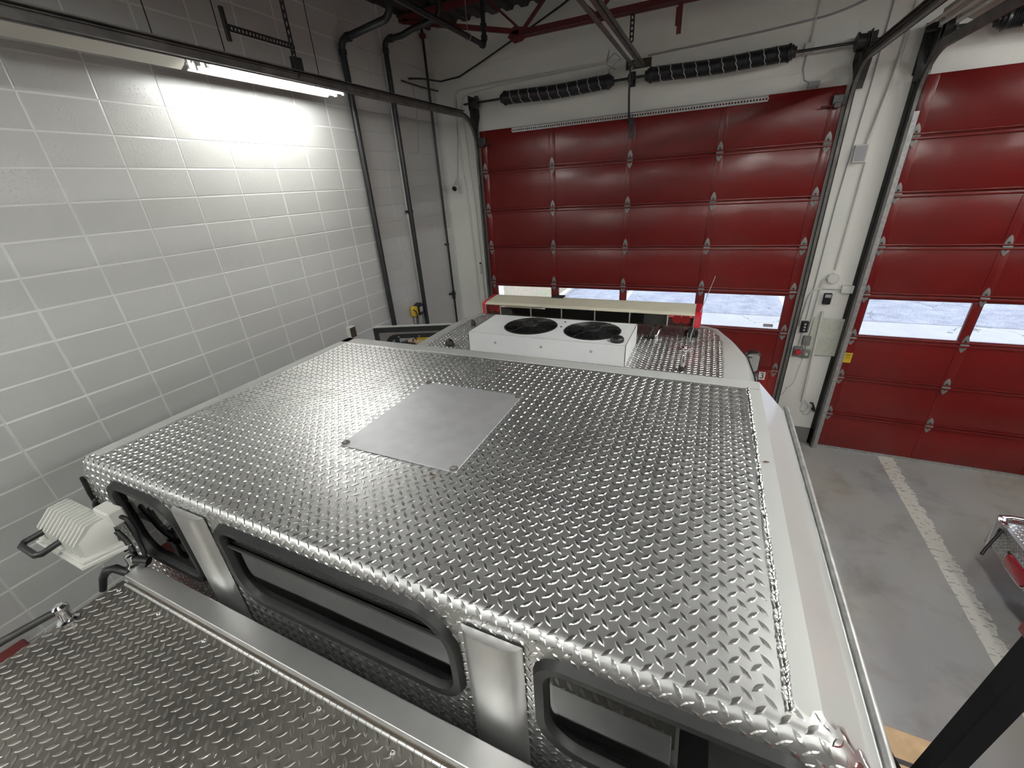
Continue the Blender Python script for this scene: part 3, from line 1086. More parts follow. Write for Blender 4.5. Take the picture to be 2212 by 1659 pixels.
solo(mb, 'cord', 'greybox', 'thin grey cord hanging in the corner below the black rod', 'cord', (0.59, -0.55, 4.5), smooth=60)

# ================================================================== fittings on the door wall
def conduit(pts, r, label, mt='paintpipe', loc=None):
    mb = MB().tube(pts, r, 10)
    return solo(mb, 'conduit', mt, label, 'conduit', loc or pts[0], smooth=60)
YW = YF - 0.013
def bend(points, r=0.07):
    """polyline with rounded corners"""
    P = [Vector(p) for p in points]
    out = [P[0]]
    for i in range(1, len(P) - 1):
        a, b, c = P[i - 1], P[i], P[i + 1]
        d0, d1 = (b - a).normalized(), (c - b).normalized()
        for k in range(6):
            s_ = k / 5
            p0, p1 = b - d0 * r, b + d1 * r
            out.append(p0 * (1 - s_) ** 2 + b * 2 * s_ * (1 - s_) + p1 * s_ ** 2)
    out.append(P[-1])
    return out
conduit(bend([(0.985, YW, 1.1), (0.955, YW, 3.2), (0.86, YW, 4.78), (3.25, YW, 4.80)], 0.16), 0.011, 'painted conduit bending from the corner up and along above the springs')
conduit(bend([(1.09, YW, 1.1), (1.06, YW, 3.2), (0.97, YW, 4.70), (1.6, YW, 4.755), (3.2, YW, 4.785)], 0.14), 0.007, 'thinner painted conduit just inside the corner bend')
conduit(bend([(3.5, YW, 4.79), (4.6, YW, 4.82), (5.3, YW, 4.86), (6.3, YW, 5.2)], 0.2), 0.009, 'loose grey cable climbing the wall above the right long spring', 'greybox')
conduit([(5.12, YW, 5.5), (5.10, YW, 4.66)], 0.010, 'short upright conduit above the right end of the right spring')
mb = MB().box(5.055, 5.135, YF - 0.045, YF, 4.56, 4.66)
solo(mb, 'junction_box', 'paintpipe', 'small white junction box at the right end of the long spring', 'junction box', (5.09, YF, 4.6), bevel=0.004)
conduit([(5.085, YW, 4.56), (5.075, YW - 0.03, 4.44), (5.10, YW - 0.05, 4.34), (5.18, YW - 0.055, 4.29)], 0.007, 'short grey whip from the junction box to the door switch', 'greybox')
mb = MB().box(5.15, 5.25, YF - 0.075, YF - 0.0, 4.262, 4.315)
mb.box(5.18, 5.22, YF - 0.10, YF - 0.07, 4.255, 4.275)
solo(mb, 'limit_switch', 'greybox', 'small grey limit switch on the top edge of the first door', 'switch', (5.2, YF, 4.29), bevel=0.004)
# wires by the opener
for i, pts in enumerate((
        [(3.0, YW, 4.80), (3.12, YW - 0.05, 4.86), (3.2, YW - 0.06, 4.80), (3.06, YW - 0.07, 4.70), (3.10, YW - 0.05, 4.62)],
        [(3.02, YW, 4.82), (3.06, YW - 0.06, 4.9), (3.04, YW - 0.07, 4.76), (3.14, YW - 0.06, 4.70)])):
    mb = MB().tube(pts, 0.005, 6)
    solo(mb, 'wire', 'greybox', ['looped loose grey wire hanging beside the opener header plate', 'second loose wire end, the shorter one by the opener header plate'][i], 'wire', pts[0], smooth=60)

# security camera
t = thing('security_camera', 'small white bullet camera on the wall left of the first door', 'camera', (0.80, YF, 3.6))
MB().lathe([(0, 0.058), (0.018, 0.058), (0.026, 0.045)], (0.80, YF, 3.63), (0, -1, 0), 20).build('base', 'paintpipe', t, smooth=35)
MB().tube([(0.80, YF - 0.02, 3.63), (0.80, YF - 0.07, 3.625), (0.805, YF - 0.09, 3.59)], 0.014, 10).build('arm', 'paintpipe', t, smooth=60)
MB().lathe([(0, 0.012), (0.008, 0.034), (0.13, 0.036), (0.135, 0.042), (0.155, 0.042)], (0.79, YF - 0.045, 3.60), (0.16, -0.85, -0.35), 18).build('housing', 'paintpipe', t, smooth=35)
MB().lathe([(0, 0.036), (0.004, 0.036), (0.007, 0.020)], Vector((0.79, YF - 0.045, 3.60)) + Vector((0.16, -0.85, -0.35)).normalized() * 0.1535, (0.16, -0.85, -0.35), 18).build('lens', 'black', t, smooth=35)
mb = MB().tube([(0.80, YF - 0.01, 3.68), (0.80, YW, 3.72), (0.86, YW, 4.20), (0.90, YW, 4.68)], 0.004, 6)
solo(mb, 'cable', 'greybox', 'thin grey cable rising from the white bullet camera', 'cable', (0.8, YW, 3.7), smooth=60)

# pull handle box by the first door
t = thing('pull_handle', 'white pull handle on a plate left of the first door', 'handle', (1.06, YF, 2.33))
MB().box(1.03, 1.085, YF - 0.012, YF, 2.24, 2.42).build('plate', 'paintpipe', t, bevel=0.003)
MB().tube([(1.058, YF - 0.01, 2.41), (1.058, YF - 0.05, 2.40), (1.058, YF - 0.05, 2.27), (1.058, YF - 0.01, 2.26)], 0.009, 8).build('grip', 'paintpipe', t, smooth=60)
MB().cyl((1.058, YF - 0.012, 2.425), (1.058, YF - 0.04, 2.425), 0.014, 8).build('bolt', 'black', t)
conduit([(1.075, YW, 2.23), (1.07, YW, 1.1)], 0.007, 'short painted conduit dropping from the white pull handle')

# pier between the doors
conduit(bend([(5.905, YW, 5.5), (5.87, YW, 4.3), (5.795, YW, 3.70)], 0.3), 0.016, 'white conduit down to the grey box high on the pier')
mb = MB().box(5.70, 5.815, YF - 0.05, YF, 3.53, 3.70)
mb.mat(1)
mb.box(5.708, 5.807, YF - 0.054, YF - 0.049, 3.54, 3.692)
solo(mb, 'junction_box', ['paintpipe', 'greybox'], 'square grey covered box high on the white pier', 'junction box', (5.757, YF, 3.6), bevel=0.003)
conduit([(5.83, YW, 3.53), (5.825, YW, 2.9), (5.82, YW, 2.40)], 0.010, 'white conduit from the grey box down to the round box')
conduit([(5.72, YW + 0.004, 5.5), (5.70, YW + 0.004, 4.2), (5.66, YW + 0.004, 3.1), (5.655, YW + 0.004, 1.78)], 0.005, 'thin grey cable running the height of the white pier', 'greybox')
mb = MB().lathe([(0, 0.062), (0.045, 0.062), (0.052, 0.055)], (5.815, YF, 2.305), (0, -1, 0), 8)
solo(mb, 'octagon_box', 'paintpipe', 'round white junction box on the pier above the switches', 'junction box', (5.815, YF, 2.305), smooth=30)
mb = MB().box(5.925, 6.045, YF - 0.05, YF, 2.135, 2.225)
solo(mb, 'conduit_box', 'paintpipe', 'rectangular white box on the pier beside the second door track', 'junction box', (5.985, YF, 2.18), bevel=0.004)
conduit(bend([(5.925, YW, 2.18), (5.63, YW, 2.18), (5.60, YW, 1.70)], 0.13), 0.011, 'white conduit arching from the rectangular box to the black switch')
conduit(bend([(5.765, YW, 2.305), (5.725, YW, 2.30), (5.715, YW, 1.62)], 0.04), 0.011, 'white conduit from the round box down to the push buttons')
t = thing('keypad', 'dark grey keypad on the pier above the map', 'keypad', (5.81, YF, 2.05))
MB().box(5.775, 5.855, YF - 0.04, YF, 1.99, 2.125).build('housing', 'rubber', t, bevel=0.006)
MB().box(5.785, 5.845, YF - 0.043, YF - 0.039, 2.075, 2.112).build('display', 'greybox', t)
kk = MB()
for i in range(3):
    for j in range(3):
        kk.box(5.788 + i * 0.02, 5.802 + i * 0.02, YF - 0.044, YF - 0.039, 2.005 + j * 0.021, 2.020 + j * 0.021)
kk.build('keys', 'black', t)
def switch(x, z, w_, h_, label, body, knob, kr, cat='switch'):
    t = thing('push_button_switch', label, cat, (x, YF, z), 'door controls on the pier')
    MB().box(x - w_ / 2, x + w_ / 2, YF - 0.045, YF, z - h_ / 2, z + h_ / 2).build('housing', body, t, bevel=0.006)
    MB().lathe([(0, kr), (0.02, kr), (0.026, kr * 0.8)], (x, YF - 0.044, z), (0, -1, 0), 16).build('button', knob, t, smooth=35)
    return t
t = thing('push_button_switch', 'black three-button door control, the topmost of the switches', 'switch', (5.655, YF, 1.69), 'door controls on the pier')
MB().box(5.618, 5.692, YF - 0.05, YF, 1.62, 1.765).build('housing', 'black', t, bevel=0.006)
for i in range(3):
    MB().lathe([(0, 0.013), (0.010, 0.013), (0.013, 0.009)], (5.655, YF - 0.049, 1.655 + i * 0.038), (0, -1, 0), 12).build('button', 'greybox', t, smooth=35)
switch(5.715, 1.51, 0.085, 0.125, 'grey switch box with a chrome button below the black control', 'skirt', 'chrome', 0.013)
switch(5.652, 1.355, 0.10, 0.13, 'box with a large red mushroom button, lowest left of the switches', 'skirt', 'redplastic', 0.038)
switch(5.745, 1.335, 0.085, 0.115, 'small box with a pale round button, right of the red button', 'skirt', 'cream', 0.018)
conduit([(5.655, YW, 1.62), (5.65, YW, 1.42)], 0.008, 'short white conduit between the black control and the red button')
conduit([(5.73, YW, 1.45), (5.74, YW, 1.39)], 0.010, 'stub of white conduit under the chrome button')
conduit([(5.805, YW - 0.012, 1.90), (5.845, YW - 0.012, 0.64)], 0.015, 'stout white conduit beside the map, down the lower pier')
mb = MB().box(5.735, 6.052, YF - 0.022, YF - 0.018, 1.325, 1.815)
solo(mb, 'wall_map', 'map', 'contour map sheet pinned on the white pier beside the second door', 'map', (5.9, YF - 0.02, 1.57))
MB_ = MB().tube([(5.87, YW, 0.66), (5.90, YW - 0.01, 0.63), (5.93, YW - 0.01, 0.57), (5.90, YW - 0.01, 0.50), (5.86, YW - 0.01, 0.49), (5.84, YW - 0.01, 0.54), (5.86, YW - 0.01, 0.62)], 0.0035, 6)
solo(MB_, 'wire_loop', 'greybox', 'loop of thin wire low on the white pier', 'wire', (5.87, YW, 0.57), smooth=60)
MB_ = MB().tube([(5.87, YW, 0.50), (5.90, YW, 0.45), (5.95, YW, 0.45), (5.985, YW, 0.55)], 0.003, 6)
solo(MB_, 'wire', 'greybox', 'thin wire from the loop to the black lever on the pier', 'wire', (5.9, YW, 0.46), smooth=60)
t = thing('lever_handle', 'black lever handle low on the white pier', 'handle', (5.99, YF, 0.58))
MB().lathe([(0, 0.024), (0.012, 0.024), (0.016, 0.012), (0.05, 0.012)], (5.995, YF, 0.545), (0, -1, 0), 14).build('spindle', 'black', t, smooth=35)
mb = MB().tube([(6.02, YF - 0.05, 0.535), (5.99, YF - 0.055, 0.545), (5.98, YF - 0.06, 0.60), (5.955, YF - 0.07, 0.655), (5.925, YF - 0.07, 0.66)], 0.013, 8)
mb.build('lever', 'black', t, smooth=60)
MB_ = MB()
for i, (a, b) in enumerate((((5.62, 0.80), (5.70, 0.90)), ((5.57, 0.66), (5.64, 0.82)))):
    MB_.tube([(a[0], YW + 0.008, a[1]), ((a[0] + b[0]) / 2 + 0.01, YW + 0.008, (a[1] + b[1]) / 2 - 0.01), (b[0], YW + 0.008, b[1])], 0.002, 5)
MB_.tube([(5.70, YW + 0.008, 0.90), (5.73, YW + 0.008, 1.27)], 0.002, 5)
solo(MB_, 'wire', 'greybox', 'hair-thin wire dangling below the red button', 'wire', (5.66, YW, 0.9), smooth=60)

# ================================================================== fittings on the block wall
t = thing('wall_outlet', 'white outlet box with a dark face low on the block wall', 'outlet', (XL, -2.5, 2.05))
MB().box(XL, XL + 0.055, -2.565, -2.465, 1.975, 2.115).build('box', 'paintpipe', t, bevel=0.004)
MB().box(XL + 0.053, XL + 0.058, -2.555, -2.472, 1.985, 2.105).build('face', 'brownbar', t)
MB().box(XL + 0.0, XL + 0.052, -2.470, -2.462, 1.985, 2.105).build('side_plate', 'black', t)
t = thing('hand_lamp', 'yellow and black hand lamp hung on the wall between the black pipes', 'lamp', (XL, -1.25, 1.95))
mb = MB()
mb.prism([(-1.335, 1.90), (-1.29, 1.875), (-1.225, 1.90), (-1.215, 2.02), (-1.285, 2.035), (-1.33, 2.01)], lambda a, b: (XL + 0.015, a, b), lambda a, b: (XL + 0.075, a, b))
mb.build('body', 'yellow', t, bevel=0.008, seg=2)
mb = MB()
mb.prism([(-1.235, 1.885), (-1.14, 1.90), (-1.135, 2.03), (-1.155, 2.06), (-1.235, 2.035)], lambda a, b: (XL + 0.005, a, b), lambda a, b: (XL + 0.105, a, b))
mb.build('lamp_head', 'rubber', t, bevel=0.008, seg=2)
MB().tube([(XL + 0.07, -1.33, 2.0), (XL + 0.11, -1.325, 1.97), (XL + 0.11, -1.31, 1.90), (XL + 0.07, -1.28, 1.875)], 0.008, 8).build('handle', 'black', t, smooth=60)
MB().box(XL + 0.104, XL + 0.108, -1.225, -1.155, 1.935, 2.01).build('face', 'greybox', t, bevel=0.001)
pts = [(XL + 0.04 + 0.020 * math.cos(a * 0.9), -1.215 + 0.018 * math.sin(a * 0.9) - 0.0004 * a, 1.885 - a * 0.0042) for a in range(60)]
MB().tube(pts, 0.006, 6).build('coiled_cord', 'rubber', t, smooth=60)
MB().tube([(XL + 0.02, -1.30, 1.88), (XL + 0.03, -1.32, 1.80), (XL + 0.03, -1.27, 1.70), (XL + 0.03, -1.22, 1.64)], 0.005, 6).build('strap', 'black', t, smooth=60)

# cart of hand tools seen through the open cab door's window
t = thing('utility_cart', 'dark steel cart of tool cases behind the open cab door', 'cart', (0.90, -1.95, 0))
for zz in (1.53, 0.85, 0.2):
    MB().box(0.76, 1.06, -2.50, -1.42, zz, zz + 0.02).build('shelf', 'steel', t, bevel=0.003)
for xx in (0.775, 1.045):
    for yy in (-2.48, -1.44):
        MB().box(xx - 0.015, xx + 0.015, yy - 0.015, yy + 0.015, 0, 1.53).build('leg', 'steel', t)
def tool_case(y, w_, h_, m, label):
    t = thing('tool_case', label, 'case', (0.90, y, 1.55), 'cases on the cart')
    MB().box(0.80, 1.02, y - w_ / 2, y + w_ / 2, 1.551, 1.55 + h_).build('body', m, t, bevel=0.015, seg=2)
    MB().tube([(0.91, y - w_ * 0.3, 1.545 + h_), (0.91, y - w_ * 0.25, 1.58 + h_), (0.91, y + w_ * 0.25, 1.58 + h_), (0.91, y + w_ * 0.3, 1.545 + h_)], 0.008, 8).build('handle', 'black', t, smooth=60)
    MB().box(1.02, 1.026, y - w_ * 0.3, y + w_ * 0.3, 1.55 + h_ * 0.3, 1.55 + h_ * 0.6).build('latch', 'black', t)
tool_case(-1.55, 0.17, 0.17, 'yellow', 'bright yellow case at the right end of the cart')
tool_case(-1.76, 0.14, 0.15, 'tan', 'mustard tan case next to the bright yellow one on the cart')
tool_case(-1.96, 0.16, 0.18, 'rubber', 'black case in the middle of the cart')
tool_case(-2.15, 0.14, 0.16, 'greybox', 'grey case on the cart, right of the white one')
tool_case(-2.36, 0.17, 0.14, 'paper', 'white case at the left end of the cart')

# ================================================================== fluorescent fixtures
def fixture(x, y0, y1, z, lit, label):
    t = thing('fluorescent_fixture', label, 'light fixture', (x, (y0 + y1) / 2, ZC), 'strip lights')
    MB().box(x - 0.06, x + 0.06, y0, y1, z + 0.035, z + 0.095).build('housing', 'beige_fixture', t, bevel=0.004)
    rf = MB()
    for s_ in (-1, 1):
        rf.prism([(s_ * 0.055, z + 0.040), (s_ * 0.165, z - 0.012), (s_ * 0.165, z - 0.020), (s_ * 0.055, z + 0.032)][::s_], lambda a, b: (x + a, y0, b), lambda a, b: (x + a, y1, b))
    rf.box(x - 0.06, x + 0.06, y0 + 0.002, y1 - 0.002, z + 0.031, z + 0.036)
    rf.build('reflector', 'fixture', t)
    for s_ in (-1, 1):
        for ye, d in ((y0, 1), (y1, -1)):
            so = MB()
            so.box(x + s_ * 0.05 - 0.011, x + s_ * 0.05 + 0.011, ye, ye + d * 0.022, z - 0.030, z + 0.033)
            so.cyl((x + s_ * 0.05, ye + d * 0.02, z - 0.008), (x + s_ * 0.05, ye + d * 0.034, z - 0.008), 0.011, 10)
            so.build('lamp_holder', 'galv', t)
        if lit is not None:
            MB().cyl((x + s_ * 0.05, y0 + 0.03, z - 0.008), (x + s_ * 0.05, y1 - 0.03, z - 0.008), 0.0155, 12).build('tube', {True: 'tube', 'dim': 'dimmed_tube', 'new': 'boosted_tube'}.get(lit, 'deadtube'), t, smooth=40)
    for yy in (y0 + 0.22, y1 - 0.22):
        MB().cyl((x, yy, z + 0.09), (x, yy, ZC), 0.004, 6).build('hanging_chain', 'black', t)
    return t
fixture(0.99, -3.66, -2.34, 4.435, 'dim', 'lit fluorescent strip hanging close to the block wall')
fixture(0.99, -5.02, -3.70, 4.435, None, 'fluorescent fixture with no tubes, left of the lit strip')
fixture(0.93, -8.6, -7.28, 4.435, 'new', 'lit fluorescent strip farther back along the block wall')
fixture(0.93, -11.2, -9.88, 4.435, True, 'lit fluorescent strip at the back of the block wall')
fixture(5.97, -1.98, -0.66, 4.52, False, 'unlit fluorescent fixture hanging over the white pier')
fixture(5.85, -4.40, -3.08, 4.60, 'new', 'lit fluorescent strip between the bays, nearest the door wall')
fixture(5.85, -7.2, -5.88, 4.60, True, 'lit fluorescent strip between the bays, beside the truck')
fixture(8.25, -2.3, -0.98, 4.95, True, 'added lit fluorescent strip over the second bay, beside its door')  # second-bay strips are unseen, added to brighten the floor and door wall
fixture(8.25, -4.9, -3.58, 4.95, True, 'added lit fluorescent strip over the second bay, front')
fixture(8.25, -7.2, -5.88, 4.95, True, 'added lit fluorescent strip over the second bay, middle')
fixture(3.40, -7.3, -5.98, 4.95, True, 'added lit fluorescent strip right over the truck deck')  # unseen strip added to light the roof plate and rear wall
fixture(5.85, -9.6, -8.28, 4.60, True, 'lit fluorescent strip between the bays, farther back')
fixture(3.40, -10.2, -8.88, 4.95, True, 'added lit fluorescent strip over the rear of the truck')  # unseen strip added behind the camera for more light
fixture(10.6, -5.0, -3.68, 4.60, True, 'added lit fluorescent strip along the far right wall')  # far right strips are unseen, added as extra light for the bay
fixture(10.6, -8.0, -6.68, 4.60, True, 'added lit fluorescent strip far right, farther back')

# bar joists
def joist(y):
    t = thing('roof_joist', '', 'joist', (0.6, y, ZC))
    zt, zb = 5.485, 5.035
    ch = MB()
    for s_ in (-1, 1):
        ch.box(0.565, 11.09, y + s_ * 0.014, y + s_ * 0.06, zt - 0.006, zt)
        ch.box(0.565, 11.09, y + s_ * 0.010, y + s_ * 0.016, zt - 0.055, zt)
    ch.build('top_chord', 'joist', t)
    ch = MB()
    for s_ in (-1, 1):
        ch.box(2.07, 9.6, y + s_ * 0.014, y + s_ * 0.062, zb, zb + 0.007)
        ch.box(2.07, 9.6, y + s_ * 0.009, y + s_ * 0.016, zb, zb + 0.066)
    ch.build('bottom_chord', 'joist', t)
    MB().bar((0.62, y, zt - 0.05), (2.16, y, zb + 0.05), 0.050, 0.032, up=(0, 1, 0)).build('end_diagonal', 'joist', t)
    MB().bar((11.03, y, zt - 0.05), (9.5, y, zb + 0.05), 0.050, 0.032, up=(0, 1, 0)).build('end_diagonal', 'joist', t)
    MB().prism([(2.02, zb + 0.02), (2.10, zb - 0.045), (2.20, zb - 0.035), (2.34, zb + 0.06), (2.10, zb + 0.11)], lambda a, b: (a, y - 0.008, b), lambda a, b: (a, y + 0.008, b)).build('gusset', 'joist', t)
    x = 2.20
    k = 0
    while x < 9.4:
        MB().bar((x, y, zb + 0.05), (x + 0.42, y, zt - 0.04), 0.034, 0.030, up=(0, 1, 0)).build('web_diagonal', 'joist', t)
        if k > 0 or True:
            MB().bar((x, y, zb + 0.05), (x - 0.42, y, zt - 0.04), 0.024, 0.024, up=(0, 1, 0)).build('web_diagonal', 'joist', t)
        x += 0.84
        k += 1
    return t
for i, (yy, lab) in enumerate(((-0.60, 'red steel bar joist nearest the door wall'), (-2.45, 'red steel bar joist above the strip light'),
                               (-4.30, 'red steel bar joist over the cab roof'), (-6.15, 'red steel bar joist over the rear deck'))):
    j = joist(yy)
    j['label'] = lab
    j['group'] = 'roof joists'

# ================================================================== the fire truck
TR = thing('fire_truck', 'white fire truck with diamond-plate roofs filling the foreground', 'fire truck', (3.53, -5.0, 0))
ZR, ZF = 2.70, 2.40       # raised rear cab roof, front cab roof
YB, YS = -5.57, -4.18     # rear edge and front edge of the raised roof

# shell of the raised rear cab (open behind the windows), white
RP = [(2.26, 0.55), (4.80, 0.55), (4.80, 2.575), (4.685, ZR), (2.345, ZR), (2.26, 2.60)]
sh = MB()
n = len(RP)
for i in range(n):
    a, b = RP[i], RP[(i + 1) % n]
    sh.add([(a[0], YB, a[1]), (b[0], YB, b[1]), (b[0], YS, b[1]), (a[0], YS, a[1])], [(0, 1, 2, 3)])
# front bulkhead
sh.add([(a, YS, b) for a, b in RP], [tuple(range(n))])
sh.build('cab_body', 'white', TR, bevel=0.012, seg=3, smooth=50)
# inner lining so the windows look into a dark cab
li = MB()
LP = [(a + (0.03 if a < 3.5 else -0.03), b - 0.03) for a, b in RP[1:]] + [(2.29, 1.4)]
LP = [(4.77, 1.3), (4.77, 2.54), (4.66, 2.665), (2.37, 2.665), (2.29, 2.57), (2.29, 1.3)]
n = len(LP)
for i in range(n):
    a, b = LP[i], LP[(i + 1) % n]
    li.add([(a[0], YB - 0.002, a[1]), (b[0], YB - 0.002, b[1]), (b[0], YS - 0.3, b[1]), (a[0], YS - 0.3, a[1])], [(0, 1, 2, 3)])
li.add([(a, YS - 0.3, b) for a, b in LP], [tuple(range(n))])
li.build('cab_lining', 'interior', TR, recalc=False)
gb = MB()
gb.bar((4.46, -5.44, 2.36), (4.46, -5.44, 2.53), 0.03, 0.02)
gb.bar((4.46, -5.44, 2.52), (4.56, -5.36, 2.62), 0.03, 0.02)
gb.build('grab_bar', 'seat', TR)
gb = MB()
gb.bar((4.655, -5.40, 1.6), (4.655, -5.40, 2.66), 0.025, 0.025)
gb.bar((4.57, -5.44, 1.6), (4.57, -5.44, 2.66), 0.008, 0.008)
gb.build('door_post', 'greybox', TR)
sb = MB()
sb.box(2.4, 4.6, -5.20, -4.75, 1.75, 2.05)
sb.box(2.4, 4.6, -4.80, -4.70, 2.0, 2.50)
sb.build('bench_seat', 'grey_lining', TR, bevel=0.03, seg=2)

# rear windows: x0, x1, z0, z1, corner radii
WINS = [
    (2.475, 2.905, 2.270, 2.655, (0.10, 0.06, 0.13, 0.10)),
    (3.115, 3.995, 2.325, 2.660, (0.11, 0.09, 0.13, 0.07)),
    (4.180, 4.690, 2.325, 2.655, (0.11, 0.06, 0.06, 0.07)),
]
FW = 0.034
# one skin of diamond plate: roof, bend and rear wall (v = distance developed backwards along it)
VB, BR = 5.560, 0.026
def skin(u, v, h):
    zt = ZR + 0.0018
    if u > 4.672:
        d = u - 4.672
        zt -= 10.5 * d * d if d < 0.05 else 0.02625 + 1.2 * (d - 0.05)
    if u < 2.36:
        zt -= (2.36 - u) * 1.1
    a = (v - VB) / BR
    if a <= 0:
        return (u, -v, zt + h)
    if a < PI / 2:
        return (u, -VB - (BR + h) * math.sin(a), zt - BR + (BR + h) * math.cos(a))
    return (u, -VB - BR - h, zt - BR - (v - VB - BR * PI / 2))
def skin_keep(u, v):
    if v < 5.545 and not (2.42 < u < 4.620 or (u >= 4.62 and v > 5.530)):
        return False
    if v > VB + BR:
        p = skin(u, v, 0)
        for (x0, x1, z0, z1, rs) in WINS:
            if in_poly(p[0], p[2], rrect(x0 + 0.015, x1 - 0.015, z0 + 0.015, z1 - 0.015, 0.06, 4, tuple(r * 0.9 for r in rs))):
                return False
    return True
rp = MB()
tread(rp, 2.275, 4.785, 4.285, 6.36, lambda u, v, h: (u, v, h), keep=skin_keep, ph=(3.998, 5.488))
rp.build('roof_plate', ['tread', 'tread_bar'], TR, recalc=False, smooth=24, cuts=[VB + BR * PI / 2 * t_ / 6 for t_ in range(7)], warp=skin)
MB().box(2.405, 4.632, -5.555, -4.262, ZR - 0.001, ZR + 0.0014).build('roof_backing', 'tread', TR)
# weld bead down its right side
wb = MB()
pts, rad = [], []
i = 0
y = -5.55
while y < -4.27:
    pts.append((4.636 + random.uniform(-0.0015, 0.0015), y, ZR + 0.0015))
    rad.append(0.0055 if i % 2 else 0.0085)
    y += 0.0042
    i += 1
wb.tube(pts, 0.005, 8, radii=rad)
wb.build('weld_bead', 'tread_bar', TR, smooth=60)

# rear windows
for (x0, x1, z0, z1, rs) in WINS:
    o = rrect(x0, x1, z0, z1, 0.06, 8, rs)
    m1 = rrect(x0 + 0.008, x1 - 0.008, z0 + 0.008, z1 - 0.008, 0.05, 8, tuple(r - 0.006 for r in rs))
    m2 = rrect(x0 + FW - 0.006, x1 - FW + 0.006, z0 + FW - 0.006, z1 - FW + 0.006, 0.05, 8, tuple(r - 0.018 for r in rs))
    inn = rrect(x0 + FW, x1 - FW, z0 + FW, z1 - FW, 0.05, 8, tuple(r - 0.022 for r in rs))
    fr = MB()
    ng = len(o)
    V = [(a, -5.586, b) for a, b in o] + [(a, -5.604, b) for a, b in m1] + [(a, -5.602, b) for a, b in m2] + [(a, -5.590, b) for a, b in inn] + [(a, -5.570, b) for a, b in inn]
    F = []
    for k in range(4):
        for i in range(ng):
            j = (i + 1) % ng
            F.append((k * ng + i, k * ng + j, (k + 1) * ng + j, (k + 1) * ng + i))
    fr.add(V, F)
    wf_ = fr.build('window_frame', 'rubber', TR, smooth=50)
    pn = MB()
    pn.prism(rrect(x0 + FW - 0.003, x1 - FW + 0.003, z0 + FW - 0.003, z1 - FW + 0.003, 0.05, 8, tuple(r - 0.022 for r in rs)), lambda a, b: (a, -5.578, b), lambda a, b: (a, -5.583, b))
    pn.build('window_pane', 'tint', wf_)
# slim aluminium dividers in the middle and right panes' frames
MB().box(3.13, 3.98, -5.592, -5.586, 2.556, 2.566).build('window_bar', 'black', TR)

# brushed covers over the posts between the windows
def post_cover(xt0, xt1, xb0, xb1):
    mb = MB()
    rows = []
    V, F = [], []
    for z, xa, xb in ((2.655, xt0, xt1), (2.16, xb0, xb1)):
        for u, dd in ((0, 0.003), (0.06, 0.014), (0.2, 0.024), (0.5, 0.026), (0.8, 0.024), (0.94, 0.014), (1, 0.003)):
            V.append((xa + (xb - xa) * u, -5.588 - dd, z))
    F = [(i, i + 1, 8 + i, 7 + i) for i in range(6)]
    F += [tuple(range(7)), tuple(range(13, 6, -1))]
    mb.add(V, F)
    mb.build('post_cover', 'alu', TR, smooth=30)
post_cover(2.925, 3.085, 2.915, 3.075)
post_cover(4.012, 4.162, 4.005, 4.160)

# white rims round the raised roof
MB().box(2.352, 2.408, -5.55, -4.19, ZR, ZR + 0.004).build('roof_rim', 'white', TR, bevel=0.0015)
MB().box(2.352, 4.68, -4.262, -4.19, ZR, ZR + 0.004).build('roof_rim', 'white', TR, bevel=0.0015)
# drip rail along the right side
dr = MB()
dr.tube([(4.815, -5.60, 2.575), (4.815, -4.16, 2.575), (4.812, -4.13, 2.570)], 0.0085, 10)
dr.box(4.797, 4.807, -5.58, -4.15, 2.560, 2.572)
dr.build('drip_rail', 'galv', TR, smooth=50)
# dark corner trim on the left edge of the rear wall
MB().tube([(2.285, -5.592, 2.60), (2.270, -5.594, 2.52), (2.268, -5.594, 2.20)], 0.008, 8).build('edge_trim', 'rubber', TR, smooth=50)

# bolted cover plate on the roof
hc = MB()
hc.prism([(3.262, -5.182), (3.758, -5.182), (3.758, -4.618), (3.262, -4.618)], lambda a, b: (a, b, ZR + 0.0034), lambda a, b: (a, b, ZR + 0.0065))
cp = hc.build('cover_plate', 'hatch', TR, bevel=0.0008)
for (a, b) in ((3.276, -5.166), (3.744, -5.168), (3.744, -4.632), (3.276, -4.630)):
    MB().lathe([(0, 0.015), (0.003, 0.015), (0.0045, 0.009), (0.008, 0.009), (0.011, 0.005)], (a, b, ZR + 0.0066), (0, 0, 1), 14).build('bolt', 'track', cp, smooth=35)

# ---------------------------------------------------------------- front cab roof
OUT = [(2.335, YS), (2.325, -3.30), (2.325, -2.95), (2.345, -2.78), (2.415, -2.52), (2.47, -2.47), (2.60, -2.445), (4.38, -2.445), (4.46, -2.475),
       (4.55, -2.53), (4.645, -2.78), (4.715, -3.05), (4.735, -3.35), (4.735, YS)]
PL = [(2.408, YS), (2.408, -3.10), (2.425, -2.80), (2.475, -2.60), (2.53, -2.545), (4.46, -2.545), (4.52, -2.56), (4.575, -2.74), (4.592, -2.90), (4.592, YS)]
fc = MB()
rings = []
for dz, k in ((0, 1.0), (-0.004, 1.008), (-0.03, 1.030), (-0.10, 1.05), (-1.85, 1.06)):
    rings.append([((a - 3.53) * k + 3.53, (b + 3.4) * (k + (0.02 if dz < -1 else 0)) - 3.4 if b > YS + 0.01 else YS, ZF + dz) for a, b in OUT])
n = len(OUT)
V = [p for r in rings for p in r]
F = [tuple(range(n))]
for k in range(len(rings) - 1):
    for i in range(n):
        j = (i + 1) % n
        F.append((k * n + i, k * n + j, (k + 1) * n + j, (k + 1) * n + i))
F.append(tuple((len(rings) - 1) * n + i for i in range(n - 1, -1, -1)))
fc.add(V, F)
fc.build('front_cab_body', 'white', TR, smooth=40)
fp = MB()
